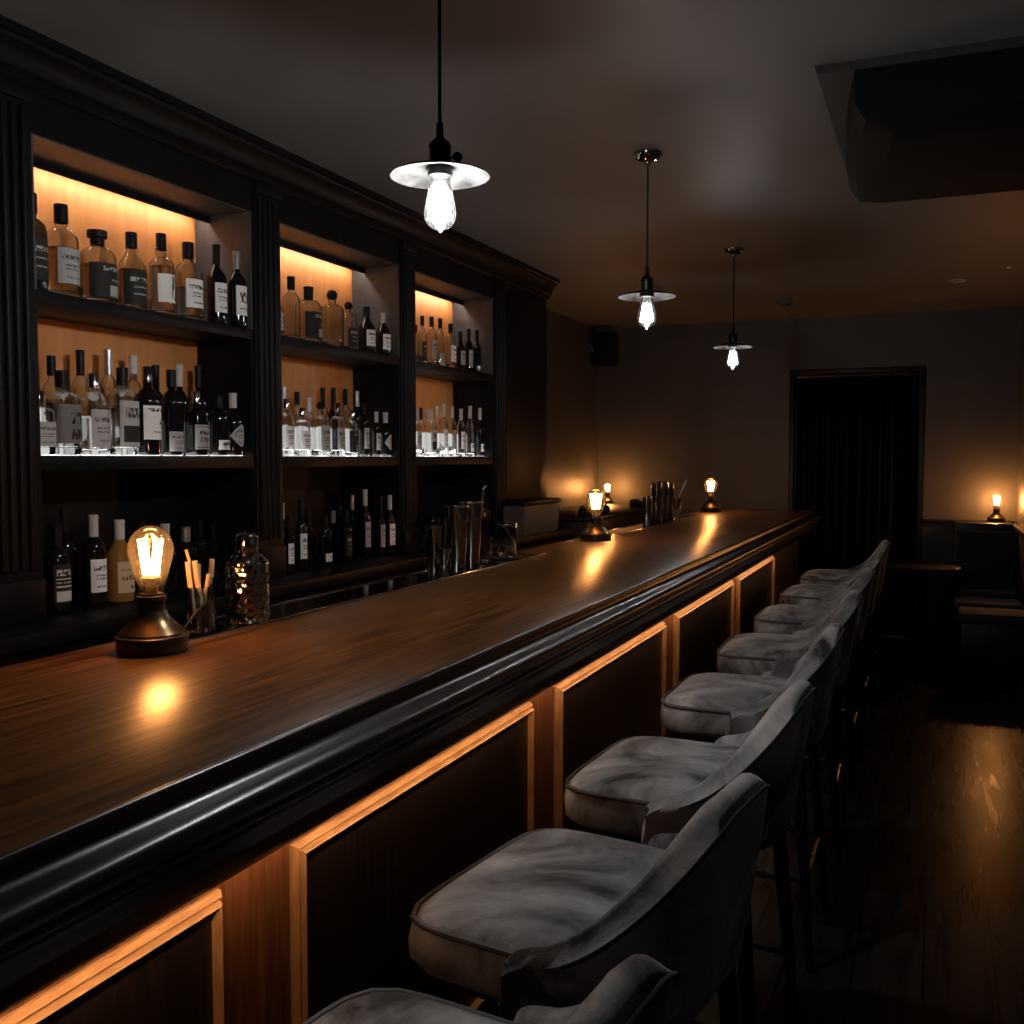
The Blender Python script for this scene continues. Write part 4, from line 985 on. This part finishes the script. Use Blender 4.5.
for (x0, x1, y0, y1, lab) in ((0.165, 0.575, 6.98, 7.34, 'dark padded ottoman nearest, low at the right edge'), (0.155, 0.575, 7.50, 7.86, 'dark padded ottoman behind the nearer one')):
    t = thing('ottoman', lab, 'ottoman', ((x0 + x1) / 2, (y0 + y1) / 2, 0), group='dark ottomans at the right')
    b = B(); box(b, x0, x1, y0, y1, 0.39, 0.455, 0.022, 3); obj('cushion', b, M['velvet_dark'], t, world=True)
    b = B(); box(b, x0 + 0.01, x1 - 0.01, y0 + 0.01, y1 - 0.01, 0.06, 0.39, 0.006); obj('ottoman_base', b, M['black_wood'], t, world=True)
    for sx in (x0 + 0.04, x1 - 0.04):
        for sy in (y0 + 0.04, y1 - 0.04):
            b = B(); lathe(b, [(0, 0), (0.014, 0), (0.018, 0.06), (0, 0.06)], seg=12, c=(sx, sy, 0)); obj('leg', b, M['black_wood'], t, world=True)
t = thing('round_table', 'small dark round table before the curtained doorway', 'table', (-0.055, 7.80, 0))
b = B(); lathe(b, [(0, 0.645), (0.235, 0.645), (0.245, 0.650), (0.245, 0.665), (0.240, 0.670), (0, 0.670)], seg=48); obj('tabletop', b, M['black_wood'], t)
b = B(); lathe(b, [(0, 0.02), (0.026, 0.02), (0.022, 0.35), (0.026, 0.645), (0, 0.645)], seg=20); obj('column', b, M['black_metal'], t)
b = B(); lathe(b, [(0, 0), (0.17, 0), (0.17, 0.006), (0.05, 0.020), (0, 0.022)], seg=40); obj('foot_plate', b, M['black_metal'], t)
b = B(); tube(b, curve([(-0.47, 8.58, 0.006), (-0.40, 8.52, 0.006), (-0.33, 8.60, 0.006), (-0.22, 8.58, 0.006), (-0.165, 8.50, 0.006)]), 0.006, 8)
tag(obj('floor_cable', b, M['pale_cord']), 'thin pale cable lying on floor beyond the stools', 'cable')

# ------------------------------------------------------------------ ceiling fixtures and speaker
t = thing('ceiling_unit', 'dark box-shaped air unit under the ceiling, upper right', 'air unit', (0.1, 3.73, CEIL))
b = B(); prism(b, [(-0.36, CEIL - 0.001), (-0.352, CEIL - 0.026), (0.575, CEIL - 0.030), (0.575, CEIL - 0.001)], 3.195, 4.30); obj('mounting_tray', b, M['unit_white'], t, world=True)
b = B(); rings = []
for sc_, zz in ((1.0, CEIL - 0.028), (1.0, CEIL - 0.12), (0.96, CEIL - 0.17), (0.86, CEIL - 0.195)):
    left = [(-0.245 - 0.085 * (1 - (1 - k / 12) ** 2), 3.205 + 1.045 * k / 12) for k in range(13)]
    o_ = left + [(0.572, 4.25), (0.572, 3.205)]
    rings.append([b.verts.new((0.572 + (x - 0.572) * sc_, 3.735 + (y - 3.735) * sc_, zz)) for x, y in o_])
for A, C in zip(rings[:-1], rings[1:]):
    for k in range(len(A)): b.faces.new((A[k], A[(k + 1) % len(A)], C[(k + 1) % len(A)], C[k]))
b.faces.new(rings[0]); b.faces.new(list(reversed(rings[-1])))
obj('housing', b, M['matte_black'], t, world=True)
b = B(); box(b, -0.12, 0.55, 4.245, 4.256, CEIL - 0.11, CEIL - 0.08, 0.003); obj('air_slot', b, M['grey_plastic'], t, world=True)
t = thing('smoke_detector', 'small round smoke detector on the ceiling beyond the pendants', 'smoke detector', (-1.062, 7.776, CEIL))
b = B(); lathe(b, [(0, 0), (0.055, 0), (0.055, -0.012), (0.048, -0.028), (0.03, -0.036), (0, -0.037)], seg=32); obj('housing', b, M['grey_plastic'], t)
b = B(); lathe(b, [(0.034, -0.034), (0.033, -0.040), (0, -0.042)], seg=24); obj('vent_cap', b, M['unit_white'], t)
SPX, SPY = 0.11, 7.35
t = thing('ceiling_spotlight', 'small round ceiling spotlight at upper right near far wall', 'spotlight', (SPX, SPY, CEIL))
b = B(); lathe(b, [(0.045, 0), (0.058, 0), (0.058, -0.006), (0.047, -0.008), (0.045, -0.004)], seg=32, closed=True); obj('trim_ring', b, M['ceramic'], t)
b = B(); lathe(b, [(0, 0), (0.0455, 0), (0.0455, -0.003), (0, -0.003)], seg=32); obj('lens', b, M['dark_steel'], t)
t = thing('small_sensor', 'tiny white ceiling sensor by the right wall', 'sensor', (0.40, 6.95, CEIL))
b = B(); lathe(b, [(0, 0), (0.020, 0), (0.018, -0.010), (0, -0.013)], seg=20); obj('sensor_dome', b, M['ceramic'], t)
t = thing('wall_speaker', 'small black loudspeaker high in the far left corner', 'speaker', (LX + 0.16, FARY - 0.16, 2.30))
b = B(); box(b, LX + 0.03, LX + 0.21, FARY - 0.26, FARY - 0.07, 2.28, 2.565, 0.008); obj('cabinet', b, M['black_plastic'], t, world=True)
b = B(); box(b, LX + 0.21, LX + 0.216, FARY - 0.25, FARY - 0.08, 2.30, 2.545, 0.002); obj('grille', b, M['cord'], t, world=True)
b = B(); box(b, LX + 0.001, LX + 0.03, FARY - 0.20, FARY - 0.14, 2.40, 2.46); obj('bracket', b, M['steel'], t, world=True)

# ------------------------------------------------------------------ light, camera, view
w = bpy.data.worlds.new('night'); scene.world = w; w.use_nodes = True
w.node_tree.nodes['Background'].inputs[0].default_value = (0, 0, 0, 1)
w.node_tree.nodes['Background'].inputs[1].default_value = 0.0

cd = bpy.data.cameras.new('camera'); cam = bpy.data.objects.new('camera', cd); col.objects.link(cam)
cd.sensor_width = 36; cd.sensor_fit = 'HORIZONTAL'; cd.lens = 36.0 * 1000 / 1024; cd.clip_start = 0.02; cd.clip_end = 60
cam.location = (0, 0, 1.45); cam.rotation_euler = (PI / 2 - 0.05394760, 0, 0.39965331)
scene.camera = cam
vs = scene.view_settings
vs.view_transform = 'Standard'; vs.look = 'None'; vs.gamma = 1.0; vs.use_curve_mapping = False; vs.exposure = EXPOSURE
cy = scene.cycles
cy.max_bounces = 16; cy.diffuse_bounces = 1; cy.glossy_bounces = 4; cy.transmission_bounces = 14; cy.transparent_max_bounces = 16
cy.caustics_reflective = False; cy.caustics_refractive = False
cy.sample_clamp_indirect = 4.0; cy.use_denoising = True
try: cy.denoiser = 'OPENIMAGEDENOISE'
except Exception: pass
